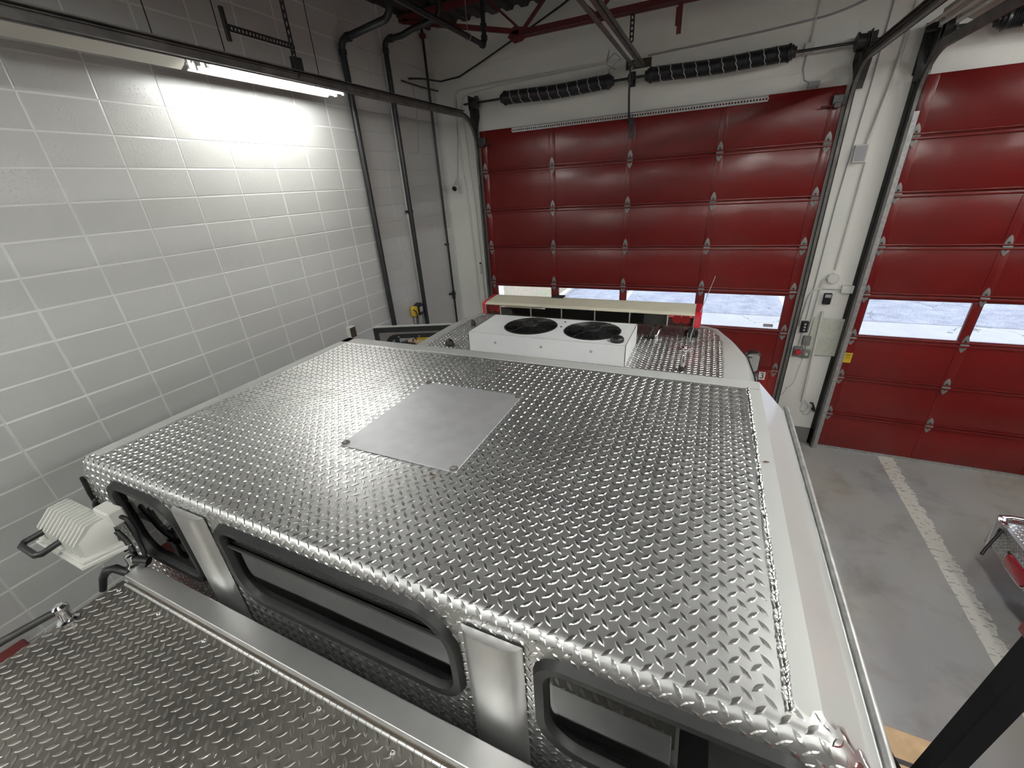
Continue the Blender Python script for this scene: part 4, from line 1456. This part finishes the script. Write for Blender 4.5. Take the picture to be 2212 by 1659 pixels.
tread(fp, 2.40, 4.60, YS, -2.55, lambda u, v, h: (u, v, ZF + 0.0022 + h), keep=lambda u, v: in_poly(u, v, PL) and not (2.9 < u < 3.95 and -3.45 < v < -3.08), ph=(4.01, -3.49))
fp.prism(PL, lambda a, b: (a, b, ZF - 0.001), lambda a, b: (a, b, ZF + 0.0018))
fp.build('front_roof_plate', ['tread', 'tread_bar'], TR, recalc=False)
gt = MB()
gp = [((a - 3.53) * 1.034 + 3.53, b, ZF - 0.036) for a, b in OUT[9:13]] + [(4.775, YS + 0.01, ZF - 0.036)]
gt.tube(gp, 0.008, 8)
gt.build('gutter', 'black', TR, smooth=50)
# windscreen and side glass of the front cab (dark)
ws = MB()
ws.prism([(2.50, 1.35), (4.56, 1.35), (4.46, 2.25), (2.60, 2.25)], lambda a, b: (a, -2.405, b), lambda a, b: (a, -2.395, b))
ws.build('windscreen', 'tint', TR)
# lower body and wheels
lw = MB()
lw.box(2.30, 4.77, -12.5, -2.40, 0.45, 0.60)
lw.build('chassis', 'black', TR)
for xx, sg in ((2.36, -1), (4.70, 1)):
    for yy in (-3.35, -9.6):
        wl = MB().lathe([(-0.14, 0.30), (-0.14, 0.48), (-0.11, 0.52), (0.11, 0.52), (0.14, 0.48), (0.14, 0.30)], (xx - sg * 0.02, yy, 0.52), (sg, 0, 0), 28).build('wheel', 'tyre', TR, smooth=40)
        MB().lathe([(0.10, 0.30), (0.13, 0.28), (0.11, 0.12), (0.17, 0.10), (0.17, 0.03)], (xx - sg * 0.02, yy, 0.52), (sg, 0, 0), 20).build('wheel_hub', 'chrome', wl, smooth=35)

# ---------------------------------------------------------------- roof condenser with two fans
CX0, CX1, CY0, CY1, CZ = 2.832, 4.006, -3.497, -3.020, 2.552
FANS = ((3.245, -3.245), (3.722, -3.247))
FR_ = 0.205
cn = MB()
cn.box(CX0, CX1, CY0, CY0 + 0.004, ZF + 0.004, CZ)
cn.box(CX0, CX1, CY1 - 0.004, CY1, ZF + 0.004, CZ)
cn.box(CX0, CX0 + 0.004, CY0, CY1, ZF + 0.004, CZ)
cn.box(CX1 - 0.004, CX1, CY0, CY1, ZF + 0.004, CZ)
# top sheet with two round openings
def plate_with_hole(x0, x1, y0, y1, c, r, z):
    ns = 48
    V, F = [], []
    per = []
    for i in range(ns):
        a = 2 * PI * i / ns + PI / 4
        ca, sa = math.cos(a), math.sin(a)
        V.append((c[0] + r * ca, c[1] + r * sa, z))
        tx = ((x1 if ca > 0 else x0) - c[0]) / ca if abs(ca) > 1e-6 else 1e9
        ty = ((y1 if sa > 0 else y0) - c[1]) / sa if abs(sa) > 1e-6 else 1e9
        t_ = min(tx, ty)
        per.append((c[0] + t_ * ca, c[1] + t_ * sa, z))
    V += per
    for i in range(ns):
        j = (i + 1) % ns
        F.append((i, ns + i, ns + j, j))
    # true corners
    for (cx_, cy_) in ((x0, y0), (x1, y0), (x1, y1), (x0, y1)):
        k = len(V)
        V.append((cx_, cy_, z))
        best = sorted(range(ns), key=lambda i: (per[i][0] - cx_) ** 2 + (per[i][1] - cy_) ** 2)
        an = math.atan2(cy_ - c[1], cx_ - c[0])
        lo = hi = None
        for i in range(ns):
            j = (i + 1) % ns
            a0, a1 = math.atan2(per[i][1] - c[1], per[i][0] - c[0]), math.atan2(per[j][1] - c[1], per[j][0] - c[0])
            d0 = (an - a0 + PI) % (2 * PI) - PI
            d1 = (a1 - an + PI) % (2 * PI) - PI
            if d0 >= 0 and d1 > 0 and d0 < 0.3 and d1 < 0.3:
                lo, hi = i, j
        if lo is not None:
            F.append((ns + lo, k, ns + hi))
    return V, F
xm = (FANS[0][0] + FANS[1][0]) / 2
for c, (xa, xb) in zip(FANS, ((CX0, xm), (xm, CX1))):
    V, F = plate_with_hole(xa, xb, CY0, CY1, c, FR_, CZ)
    cn.add(V, F)
con = cn.build('roof_condenser', 'acwhite', TR, recalc=False)
MB().box(CX0 + 0.005, CX1 - 0.005, CY0 + 0.005, CY1 - 0.005, ZF + 0.01, ZF + 0.03).build('condenser_core', 'black', con)
for c in FANS:
    sh_ = MB()
    ns = 48
    V = [(c[0] + FR_ * math.cos(2 * PI * i / ns), c[1] + FR_ * math.sin(2 * PI * i / ns), z) for z in (CZ + 0.001, CZ - 0.10) for i in range(ns)]
    sh_.add(V, [(i, (i + 1) % ns, ns + (i + 1) % ns, ns + i) for i in range(ns)] + [tuple(range(ns, 2 * ns))])
    sh_.build('fan_shroud', 'black', con, recalc=False)
    gr = MB()
    for k in range(9):
        rr = 0.072 + k * 0.0158
        pts = [(c[0] + rr * math.cos(2 * PI * i / 40), c[1] + rr * math.sin(2 * PI * i / 40), CZ + 0.012 - 0.010 * (k / 8) ** 2) for i in range(41)]
        gr.tube(pts, 0.0022 if k < 8 else 0.0045, 5, cap=False)
    for k in range(8):
        an = 2 * PI * k / 8 + 0.3
        gr.tube([(c[0] + 0.05 * math.cos(an), c[1] + 0.05 * math.sin(an), CZ + 0.014), (c[0] + FR_ * math.cos(an), c[1] + FR_ * math.sin(an), CZ + 0.004)], 0.0032, 6)
    gr.build('fan_grille', 'black', con, smooth=60)
    bl = MB()
    for k in range(7):
        an = 2 * PI * k / 7
        d0, d1 = an - 0.26, an + 0.26
        V = [(c[0] + r_ * math.cos(q_), c[1] + r_ * math.sin(q_), CZ - 0.03 - dz) for r_ in (0.06, 0.195) for q_, dz in ((d0, 0.03), (d1, 0.0))]
        bl.add(V, [(0, 1, 3, 2)])
    bl.build('fan_blade', 'black', con, recalc=False)
    MB().lathe([(-0.03, 0.062), (0.012, 0.064), (0.026, 0.060), (0.030, 0.040), (0.030, 0.022), (0.038, 0.020), (0.038, 0.008)], (c[0], c[1], CZ), (0, 0, 1), 28).build('fan_motor', 'rubber', con, smooth=40)
for (xx, zz) in ((3.06, 2.49), (3.42, 2.49), (3.78, 2.492)):
    MB().lathe([(0, 0.010), (0.003, 0.010), (0.006, 0.006)], (xx, CY0, zz), (0, -1, 0), 14).build('screw', 'galv', con, smooth=35)
for (xx, yy) in ((3.475, -3.10), (3.48, -3.22)):
    MB().cyl((xx, yy, CZ), (xx, yy, CZ + 0.006), 0.006, 8).build('screw', 'black', con)
# black puck antenna standing on the condenser
pu = MB().lathe([(0, 0.044), (0.006, 0.046), (0.022, 0.045), (0.032, 0.036), (0.037, 0.016)], (3.935, -3.425, CZ), (0, 0, 1), 26).build('puck_antenna', 'black', TR, smooth=40)

# ---------------------------------------------------------------- light bar
LX0, LX1, LY0, LY1 = 2.622, 4.432, -2.855, -2.590
LZ0, LZ1 = 2.505, 2.602
lbm = MB()
lbm.prism([(LY0 - 0.004, LZ1 - 0.016), (LY0 - 0.004, LZ1 - 0.006), (LY0 + 0.02, LZ1 + 0.004), (LY1 - 0.02, LZ1 + 0.014), (LY1 + 0.004, LZ1 + 0.002), (LY1 + 0.004, LZ1 - 0.016)],
          lambda a, b: (LX0 + 0.03, a, b), lambda a, b: (LX1 - 0.045, a, b))
bar_ = lbm.build('light_bar', 'cream', TR, bevel=0.003)
MB().box(LX0 + 0.01, LX1 - 0.02, LY0 + 0.03, LY1 - 0.03, LZ0 - 0.018, LZ0 - 0.002).build('base_tray', 'brownbar', bar_)
for (xa, xb) in ((LX0, LX0 + 0.032), (LX1 - 0.047, LX1)):
    cpm = MB()
    cpm.prism([(LY0 - 0.006, LZ0 - 0.006), (LY0 - 0.006, LZ1 - 0.008), (LY0 + 0.018, LZ1 + 0.008), (LY1 - 0.018, LZ1 + 0.018), (LY1 + 0.006, LZ1), (LY1 + 0.006, LZ0 - 0.006)],
              lambda a, b: (xa, a, b), lambda a, b: (xb, a, b))
    cpm.build('end_cap', 'redplastic', bar_, bevel=0.006, seg=2)
segs = [2.654, 2.80, 3.09, 3.365, 3.645, 3.92, 4.20, 4.385]
for i in range(7):
    a, b = segs[i], segs[i + 1]
    for yy0, yy1 in ((LY0, LY0 + 0.004), (LY1 - 0.004, LY1)):
        MB().box(a + 0.004, b - 0.004, yy0, yy1, LZ0, LZ1 - 0.014).build('lens', 'redlens' if i in (0, 6) else 'lens', bar_)
for x in segs:
    for ya in (LY0 - 0.002, LY1 - 0.006):
        MB().box(x - 0.0045, x + 0.0045, ya, ya + 0.008, LZ0 - 0.002, LZ1 - 0.012).build('divider', 'lens_frame', bar_)
for i in (2, 3, 4, 5):
    a, b = segs[i], segs[i + 1]
    MB().box(a + (0.12 if i == 2 else 0.012), b - 0.012, LY0 + 0.03, LY1 - 0.05, LZ0, LZ1 - 0.02).build('lamp_module', 'black', bar_)
for (a, b) in ((2.67, 2.78), (4.22, 4.37)):
    rm = MB()
    for k in range(2):
        rm.lathe([(0, 0.008), (0.02, 0.026), (0.03, 0.034)], ((a + b) / 2 - 0.03 + k * 0.06, LY0 + 0.07, LZ0 + 0.040), (0, -1, 0), 16)
    rm.build('reflector', 'redplastic', bar_, smooth=40)
MB().box(3.20, 3.31, LY1 - 0.05, LY1 + 0.03, LZ1 + 0.012, LZ1 + 0.024).build('sensor_cap', 'black', bar_, bevel=0.004)
for xx in (2.70, 4.375):
    ft = MB()
    ft.prism([(-2.78, ZF + 0.003), (-2.66, ZF + 0.003), (-2.68, LZ0 - 0.01), (-2.76, LZ0 - 0.01)], lambda a, b: (xx - 0.025, a, b), lambda a, b: (xx + 0.025, a, b))
    ft.box(xx - 0.05, xx + 0.05, -2.80, -2.64, ZF + 0.003, ZF + 0.012)
    ft.build('mounting_foot', 'black', bar_, bevel=0.004)

# small fittings on the front roof
for k, (xx, yy) in enumerate(((4.085, -2.90), (4.135, -2.905))):
    g_ = MB()
    g_.lathe([(0, 0.022), (0.012, 0.022), (0.014, 0.015), (0.035, 0.015), (0.04, 0.010)], (xx, yy, ZF + 0.003), (0, 0, 1), 12)
    g_.tube([(xx, yy, ZF + 0.035), (xx + 0.01, yy + 0.02, ZF + 0.06), (xx + 0.03, yy + 0.07, ZF + 0.085), (xx + 0.04, yy + 0.13, ZF + 0.09)], 0.010, 8)
    g_.build('cable_gland', 'chrome' if k else 'rubber', TR, smooth=45)
ab_ = MB()
ab_.box(4.325, 4.385, -3.095, -3.035, ZF + 0.003, ZF + 0.008)
ab_.lathe([(0, 0.030), (0.010, 0.028), (0.012, 0.010), (0.022, 0.010)], (4.355, -3.065, ZF + 0.008), (0, 0, 1), 16)
ab_.build('antenna_base', 'chrome', TR, smooth=35)
st_ = MB()
st_.lathe([(0, 0.021), (0.03, 0.021), (0.031, 0.012), (0.10, 0.009), (0.105, 0.006), (0.125, 0.003)], (4.357, -3.45, ZF + 0.003), (0, 0, 1), 14)
st_.build('stub_antenna', 'chrome', TR, smooth=35)
MB().lathe([(0, 0.0235), (0.030, 0.0225)], (4.357, -3.45, ZF + 0.003), (0, 0, 1), 14).build('antenna_foot', 'black', TR, smooth=35)
MB().tube([(4.375, -2.86, ZF + 0.003), (4.378, -2.86, ZF + 0.05), (4.485, -2.77, 2.865)], 0.0028, 6, radii=[0.005, 0.0035, 0.0018]).build('whip_antenna', 'galv', TR, smooth=60)
MB().tube([(4.355, -3.065, ZF + 0.03), (4.356, -3.05, 2.52)], 0.0018, 6).build('whip_antenna', 'galv', TR, smooth=60)
for (xx, yy, rr) in ((2.615, -3.44, 0.034), (2.545, -2.92, 0.020)):
    MB().lathe([(0, rr * 1.1), (0.02, rr * 1.05), (0.04, rr * 0.85), (0.052, rr * 0.4)], (xx, yy, ZF + 0.003), (0, 0, 1), 18).build('vent_cap', 'black', TR, smooth=45)

# ---------------------------------------------------------------- open left cab door
H0, H1 = Vector((2.295, -2.89, 0)), Vector((1.575, -3.165, 0))
dd = (H1 - H0).normalized()
nn = Vector((dd.y, -dd.x, 0))
if nn.y > 0: nn = -nn
LD = (H1 - H0).length
def dpt(a, b, c):      # a along the door, b height, c towards the camera
    p = H0 + dd * a + nn * c
    return (p.x, p.y, b)
DT = 2.385
WX0, WX1, WZ0, WZ1 = 0.10, LD - 0.13, 1.55, 2.282
wo = rrect(WX0, WX1, WZ0, WZ1, 0.06, 8, (0.06, 0.06, 0.10, 0.10))
do = rrect(0, LD, 0.65, DT, 0.01, 8)
dm = MB()
dm.ring(do, wo, lambda a, b: dpt(a, b, -0.045), lambda a, b: dpt(a, b, -0.005))
cdoor = dm.build('cab_door', 'white', TR)
ds = MB()
ds.ring(rrect(0.004, LD - 0.004, 0.654, DT - 0.006, 0.01, 8), rrect(0.05, LD - 0.05, 0.70, DT - 0.052, 0.02, 8), lambda a, b: dpt(a, b, -0.006), lambda a, b: dpt(a, b, 0.012))
ds.build('door_seal', 'black', cdoor)
dl = MB()
dl.ring(rrect(0.045, LD - 0.045, 0.695, DT - 0.047, 0.02, 8), rrect(WX0 - 0.02, WX1 + 0.02, WZ0 - 0.02, WZ1 + 0.02, 0.06, 8, (0.06, 0.06, 0.11, 0.11)), lambda a, b: dpt(a, b, -0.006), lambda a, b: dpt(a, b, 0.008))
dl.build('inner_lining', 'grey_lining', cdoor, bevel=0.006)
dw = MB()
dw.ring(rrect(WX0 - 0.03, WX1 + 0.03, WZ0 - 0.03, WZ1 + 0.03, 0.06, 8, (0.06, 0.06, 0.12, 0.12)), rrect(WX0 + 0.012, WX1 - 0.012, WZ0 + 0.012, WZ1 - 0.012, 0.06, 8, (0.05, 0.05, 0.09, 0.09)), lambda a, b: dpt(a, b, -0.03), lambda a, b: dpt(a, b, 0.010))
dw.build('window_seal', 'black', cdoor)
dg = MB()
dg.prism(rrect(WX0 + 0.005, WX1 - 0.005, WZ0 + 0.005, WZ1 - 0.005, 0.06, 8, (0.05, 0.05, 0.09, 0.09)), lambda a, b: dpt(a, b, -0.026), lambda a, b: dpt(a, b, -0.022))
dg.build('window_pane', 'glass', cdoor)
for a in (0.15, 0.33, 0.53):
    MB().lathe([(0, 0.007), (0.002, 0.007), (0.004, 0.004)], dpt(a, DT - 0.10, 0.008), tuple(nn), 10).build('screw', 'galv', cdoor, smooth=35)

# right side mirror
mr = MB()
mr.tube([(4.77, -2.50, 2.05), (4.84, -2.36, 2.12), (4.90, -2.34, 2.12), (4.90, -2.34, 1.82), (4.80, -2.48, 1.75)], 0.012, 8)
mir = mr.build('side_mirror', 'black', TR, smooth=50)
mh = MB()
mh.prism(rrect(4.815, 4.925, 1.985, 2.155, 0.03, 5), lambda a, b: (a, -2.36, b), lambda a, b: (a, -2.29, b))
mh.prism(rrect(4.835, 4.940, 1.845, 1.970, 0.035, 5), lambda a, b: (a, -2.36, b), lambda a, b: (a, -2.28, b))
mh.build('mirror_housing', 'black', mir, smooth=35, bevel=0.006)
MB().prism(rrect(4.823, 4.917, 1.995, 2.147, 0.025, 5), lambda a, b: (a, -2.361, b), lambda a, b: (a, -2.364, b)).build('mirror_glass', 'chrome', mir)
mg = MB().prism(rrect(4.843, 4.932, 1.853, 1.962, 0.03, 5), lambda a, b: (a, -2.361, b), lambda a, b: (a, -2.364, b)).build('convex_mirror', 'chrome', mir)

# ---------------------------------------------------------------- pump deck behind the cab
ZD = 2.26
YD1 = -5.708
body = MB()
body.box(2.52, 4.50, -12.6, -5.665, 0.60, ZD - 0.003)
body.build('pump_body', 'white', TR, bevel=0.01)
dk = MB()
def deck_fn(u, v, h):
    if u < 2.535:
        d = 2.535 - u
        a = min(d / 0.02, PI / 2)
        x_, z_ = 2.535 - (0.02 + h) * math.sin(a), ZD - 0.02 + (0.02 + h) * math.cos(a)
        return (x_, v, z_ - max(0, d - 0.02 * PI / 2))
    return (u, v, ZD + h)
tread(dk, 2.44, 4.47, -6.75, YD1 - 0.006, deck_fn, ph=(3.527, -5.763))
dk.box(2.53, 4.49, -6.76, YD1 + 0.004, ZD - 0.0025, ZD - 0.0004)
dk.build('deck_plate', ['deck', 'deck_bar'], TR, recalc=False)
MB().box(2.52, 4.50, -12.6, -6.74, ZD - 0.003, ZD + 0.001).build('rear_deck', 'deck', TR)
# hinge line, its knuckles catching the light
hg = MB()
x = 2.575
pts, rad = [], []
while x < 4.47:
    pts += [(x, YD1 - 0.004, ZD + 0.008), (x + 0.024, YD1 - 0.004, ZD + 0.008), (x + 0.0245, YD1 - 0.004, ZD + 0.008), (x + 0.0255, YD1 - 0.004, ZD + 0.008)]
    rad += [0.0062, 0.0062, 0.0035, 0.0035]
    x += 0.026
hg.tube(pts, 0.006, 8, radii=rad)
hg.box(2.575, 4.47, YD1 - 0.001, YD1 + 0.012, ZD + 0.001, ZD + 0.006)
hg.build('piano_hinge', 'alu', TR, smooth=40)
# raised bar between deck and cab
bm_ = MB()
bm_.box(2.585, 4.48, -5.706, -5.643, ZD - 0.01, ZD + 0.052)
rb = bm_.build('cross_bar', 'alu', TR, bevel=0.003, seg=2)
MB().box(2.59, 4.475, YD1 - 0.0005, -5.705, ZD + 0.001, ZD + 0.022).build('bar_edge_shade', 'brownbar', rb)  # brown strip colours in the shade on the bar's near side
for k in range(8):
    xx = 2.575 + k * 0.2545
    bl = MB()
    bl.lathe([(0, 0.0085), (0.002, 0.0085), (0.005, 0.0062), (0.0075, 0.003)], (xx, -5.736, ZD + 0.001), (0, 0, 1), 12)
    bl.build('bolt', 'chrome', TR, smooth=50)
# grab rail at the deck's left edge
gr_ = MB()
gr_.tube([(2.545, -5.868, ZD + 0.055), (2.535, -5.92, ZD + 0.058), (2.512, -6.0, ZD + 0.055), (2.505, -6.10, ZD + 0.055), (2.505, -6.40, ZD + 0.055)], 0.0125, 12)
g2 = gr_.build('grab_rail', 'steel', TR, smooth=50)
for (yy, xx) in ((-5.870, 2.545), (-6.40, 2.505)):
    MB().lathe([(0, 0.030), (0.006, 0.030), (0.010, 0.018), (0.04, 0.016), (0.050, 0.021), (0.066, 0.021), (0.074, 0.012)], (xx, yy, ZD + 0.001), (0, 0, 1), 20).build('rail_stanchion', 'chrome', g2, smooth=40)

# ---------------------------------------------------------------- telescoping scene light at the left
SL = MB()
zb, zt = 2.392, 2.502
bx = [(2.168, -5.742), (2.478, -5.742), (2.505, -5.650), (2.195, -5.650)]
tx = [(2.180, -5.694), (2.474, -5.694), (2.492, -5.634), (2.198, -5.634)]
SL.add([(a, b, zb) for a, b in bx] + [(a, b, zt - 0.045) for a, b in [(2.170, -5.738), (2.477, -5.738), (2.503, -5.640), (2.196, -5.640)]] + [(a, b, zt) for a, b in tx],
       [(3, 2, 1, 0), (8, 9, 10, 11)] + [(k * 4 + i, k * 4 + (i + 1) % 4, (k + 1) * 4 + (i + 1) % 4, (k + 1) * 4 + i) for k in (0, 1) for i in range(4)])
sl = SL.build('scene_light', 'lampwhite', TR, bevel=0.004, seg=2, smooth=30)
for k in range(12):
    x = 2.186 + k * 0.0252
    fn_ = MB()
    pr_ = [(-5.752, zb + 0.012), (-5.752, zt - 0.045), (-5.699, zt + 0.007), (-5.640, zt + 0.007), (-5.640, zt - 0.002), (-5.690, zt - 0.004), (-5.735, zt - 0.05), (-5.735, zb + 0.012)]
    fn_.prism(pr_, lambda a, b: (x + (b - zb) * 0.12 - 0.004, a, b), lambda a, b: (x + (b - zb) * 0.12 + 0.004, a, b))
    fn_.build('cooling_fin', 'lampwhite', sl)
bz = MB()
bz.prism([(2.145, -5.770), (2.500, -5.770), (2.545, -5.634), (2.188, -5.634)], lambda a, b: (a, b, zb - 0.022), lambda a, b: (a, b, zb - 0.008))
bz.prism([(2.155, -5.760), (2.492, -5.760), (2.53, -5.642), (2.193, -5.642)], lambda a, b: (a, b, zb - 0.008), lambda a, b: (a, b, zb + 0.004))
bz.build('bezel', 'lampwhite', sl, bevel=0.002)
MB().prism([(2.15, -5.745), (2.47, -5.745), (2.50, -5.655), (2.185, -5.655)], lambda a, b: (a, b, zb - 0.026), lambda a, b: (a, b, zb - 0.021)).build('lens', 'glass', sl)
MB().tube([(2.228, -5.735, 2.445), (2.220, -5.765, 2.440), (2.205, -5.800, 2.432), (2.220, -5.815, 2.428), (2.330, -5.815, 2.428), (2.350, -5.803, 2.430), (2.358, -5.765, 2.440), (2.362, -5.735, 2.445)], 0.0115, 12).build('carry_handle', 'black', sl, smooth=60)
MB().box(2.425, 2.530, -5.648, -5.596, 2.470, 2.535).build('junction_box', 'lampwhite', sl, bevel=0.006)
MB().tube([(2.405, -5.636, 2.505), (2.395, -5.63, 2.525), (2.400, -5.622, 2.545), (2.412, -5.618, 2.550)], 0.006, 8).build('toggle', 'black', sl, smooth=60)
MB().tube([(2.525, -5.615, 2.50), (2.555, -5.610, 2.49), (2.575, -5.612, 2.45), (2.572, -5.618, 2.40), (2.590, -5.625, 2.36), (2.600, -5.635, 2.33)], 0.008, 8).build('power_cord', 'rubber', sl, smooth=60)
MB().tube([(2.500, -5.640, 2.44), (2.525, -5.636, 2.40), (2.545, -5.640, 2.355), (2.560, -5.650, 2.33)], 0.010, 8).build('yoke', 'steel', sl, smooth=60)
pl_ = MB()
pl_.lathe([(0, 0.026), (0.095, 0.026), (0.10, 0.030), (0.112, 0.030), (0.118, 0.020), (0.155, 0.020), (0.160, 0.012)], (2.555, -5.655, 2.20), (0, 0, 1), 20)
pl_.build('telescopic_pole', 'chrome', sl, smooth=40)
kn = MB()
kn.cyl((2.575, -5.655, 2.335), (2.62, -5.635, 2.325), 0.016, 12)
kn.tube([(2.60, -5.645, 2.33), (2.625, -5.655, 2.30), (2.645, -5.66, 2.295)], 0.008, 8)
kn.build('clamp_knob', 'black', sl, smooth=40)
MB().tube([(2.545, -5.685, 2.285), (2.510, -5.700, 2.310), (2.475, -5.715, 2.300), (2.450, -5.730, 2.265), (2.435, -5.745, 2.21)], 0.015, 10, radii=[0.014, 0.016, 0.016, 0.013, 0.012]).build('cord_loop', 'black', sl, smooth=60)

# ================================================================== loose things
def leaf(x, y, z, label, s=1.0, a=0.0):
    pts = [(-0.020, 0), (-0.010, 0.006), (-0.004, 0.004), (0.002, 0.011), (0.006, 0.005), (0.016, 0.004), (0.022, 0), (0.014, -0.006), (0.004, -0.005), (0.0, -0.011), (-0.006, -0.005)]
    mb = MB()
    ca, sa = math.cos(a), math.sin(a)
    f = lambda u, v, dz: (x + s * (u * ca - v * sa), y + s * (u * sa + v * ca), z + dz + 0.25 * abs(v) * s)
    mb.prism(pts, lambda u, v: f(u, v, 0.0004), lambda u, v: f(u, v, 0.0016))
    return solo(mb, 'dry_leaf', 'leafm', label, 'leaf', (x, y, z), 'dry leaves on the truck roof')
leaf(3.690, -5.215, ZR + 0.0032, 'brown dry leaf on the diamond plate just behind the grey cover plate', 0.55, 0.4)
leaf(3.530, -4.395, ZR + 0.0032, 'brown dry leaf on the diamond plate ahead of the grey cover plate', 0.8, 0.2)
leaf(4.660, -4.80, ZR + 0.0022, 'tiny brown leaf scrap on the white right rim of the roof', 0.45, 0.1)

# black post beside the truck with the strut at its foot
t = thing('steel_post', 'black square post standing beside the truck at the lower right', 'post', (5.0, -5.22, 0))
MB().bar((4.996, -5.22, 0.012), (5.108, -5.22, 2.82), 0.047, 0.047, up=(0, 1, 0)).build('post', 'postblack', t, bevel=0.003)
MB().box(4.92, 5.07, -5.30, -5.14, 0, 0.012).build('base_plate', 'postblack', t)
MB().box(5.072, 5.134, -5.251, -5.189, 2.665, 2.72).build('clamp', 'deepred', t, bevel=0.004)
MB().bar((4.955, -5.19, 2.20), (5.07, -5.21, 2.03), 0.025, 0.025, up=(0, 1, 0)).build('strut', 'postblack', t)
# tan carton on the floor
mb = MB().box(5.80, 6.16, -4.18, -3.78, 0.0, 0.16)
ct = solo(mb, 'cardboard_box', 'tan', 'tan cardboard carton on the floor between the truck and the white line', 'box', (5.98, -3.98, 0), bevel=0.004)
mb = MB()
mb.box(5.79, 6.17, -3.995, -3.965, 0.1605, 0.1625)
solo(mb, 'black_strap', 'black', 'black strap lying across the tan carton', 'strap', (5.98, -3.98, 0.161))
# red tool chest by the block wall
t = thing('tool_chest', 'dark red steel chest against the block wall at the far left', 'cabinet', (0.80, -6.25, 0))
MB().box(0.58, 1.02, -6.75, -5.86, 0.05, 1.02).build('body', 'deepred', t, bevel=0.01)
for k in range(4):
    d = MB().box(1.021, 1.032, -6.72, -5.87, 0.10 + k * 0.235, 0.31 + k * 0.235).build('drawer', 'redtruck', t, bevel=0.004)
    MB().box(1.033, 1.045, -6.55, -6.04, 0.27 + k * 0.235, 0.285 + k * 0.235).build('drawer_handle', 'chrome', d)
MB().box(0.60, 1.00, -6.73, -5.86, 0.0, 0.05).build('plinth', 'black', t)

# ================================================================== the second truck: front bumper at the right edge
T2 = thing('fire_truck', 'second fire truck at the right edge, only its chrome front bumper corner showing', 'fire truck', (8.3, -5.0, 0))
bx0, by1, bz = 7.075, -1.80, 0.60
bd = MB()
bd.box(bx0, 9.5, -2.9, by1 - 0.05, 0.34, bz - 0.002)
bp = bd.build('bumper_extension', 'tread', T2, bevel=0.004)
tp = MB()
tread(tp, bx0 + 0.02, 9.48, -2.88, by1 - 0.07, lambda u, v, h: (u, v, bz + h), ph=(bx0, by1))
tp.build('bumper_deck', ['tread', 'tread_bar'], T2, recalc=False)
tp = MB()
tread(tp, -2.88, by1 - 0.07, 0.36, bz - 0.02, lambda u, v, h: (bx0 - 0.001 - h, u, v))
tp.build('bumper_side', ['tread', 'tread_bar'], T2, recalc=False)
cbm = MB()
path = [(bx0 + 0.0, by1 - 0.12, 0.50), (bx0 + 0.004, by1 - 0.06, 0.50), (bx0 + 0.03, by1 - 0.015, 0.50), (bx0 + 0.09, by1, 0.50), (9.5, by1, 0.50)]
cbm.sweep([(-0.035, -0.16), (0.02, -0.16), (0.045, -0.10), (0.045, 0.07), (0.02, 0.125), (-0.035, 0.125)], path, [(0, 0, 1)] * 5)
cbm.build('chrome_bumper', 'chrome', T2, smooth=50, bevel=0.006, seg=2)
ml = MB()
ml.prism(rrect(-2.40, -2.12, 0.37, 0.50, 0.05, 6), lambda a, b: (bx0 - 0.002, a, b), lambda a, b: (bx0 - 0.035, a, b))
mk = ml.build('marker_light', 'redplastic', T2, bevel=0.015, seg=2, smooth=40)
ml = MB()
ml.ring(rrect(-2.42, -2.10, 0.35, 0.52, 0.06, 6), rrect(-2.405, -2.115, 0.365, 0.505, 0.05, 6), lambda a, b: (bx0 - 0.002, a, b), lambda a, b: (bx0 - 0.022, a, b))
ml.build('light_bezel', 'chrome', mk)
MB().tube([(bx0 - 0.01, -1.93, 0.56), (bx0 - 0.10, -2.02, 0.40), (bx0 - 0.13, -2.06, 0.36)], 0.012, 8).build('feeler_rod', 'black', T2, smooth=60)
sn = MB()
sn.lathe([(-0.30, 0.05), (-0.28, 0.11), (-0.05, 0.14), (0.05, 0.15), (0.10, 0.13), (0.10, 0.05)], (7.42, -1.78, 0.76), (-0.25, 0.95, 0), 24)
sn.build('siren', 'chrome', T2, smooth=40)
c2 = MB()
c2.prism([(-2.9, 0.50), (-2.75, 0.62), (-2.75, 1.35), (-2.95, 2.35), (-3.1, 2.45), (-7.5, 2.45), (-7.5, 0.50)], lambda a, b: (7.15, a, b), lambda a, b: (9.45, a, b))
c2.build('cab_body', 'redtruck', T2, bevel=0.03, seg=2)
MB().prism([(7.32, 1.42), (9.28, 1.42), (9.18, 2.28), (7.42, 2.28)], lambda a, b: (a, -2.77 - (b - 1.35) * 0.2 + 0.02, b), lambda a, b: (a, -2.77 - (b - 1.35) * 0.2 + 0.025, b)).build('windscreen', 'black', T2)
for xx in (7.28, 9.32):
    for yy in (-3.9, -6.6):
        MB().lathe([(-0.14, 0.30), (-0.14, 0.48), (-0.11, 0.52), (0.11, 0.52), (0.14, 0.48), (0.14, 0.30)], (xx, yy, 0.52), (1, 0, 0), 28).build('wheel', 'tyre', T2, smooth=40)
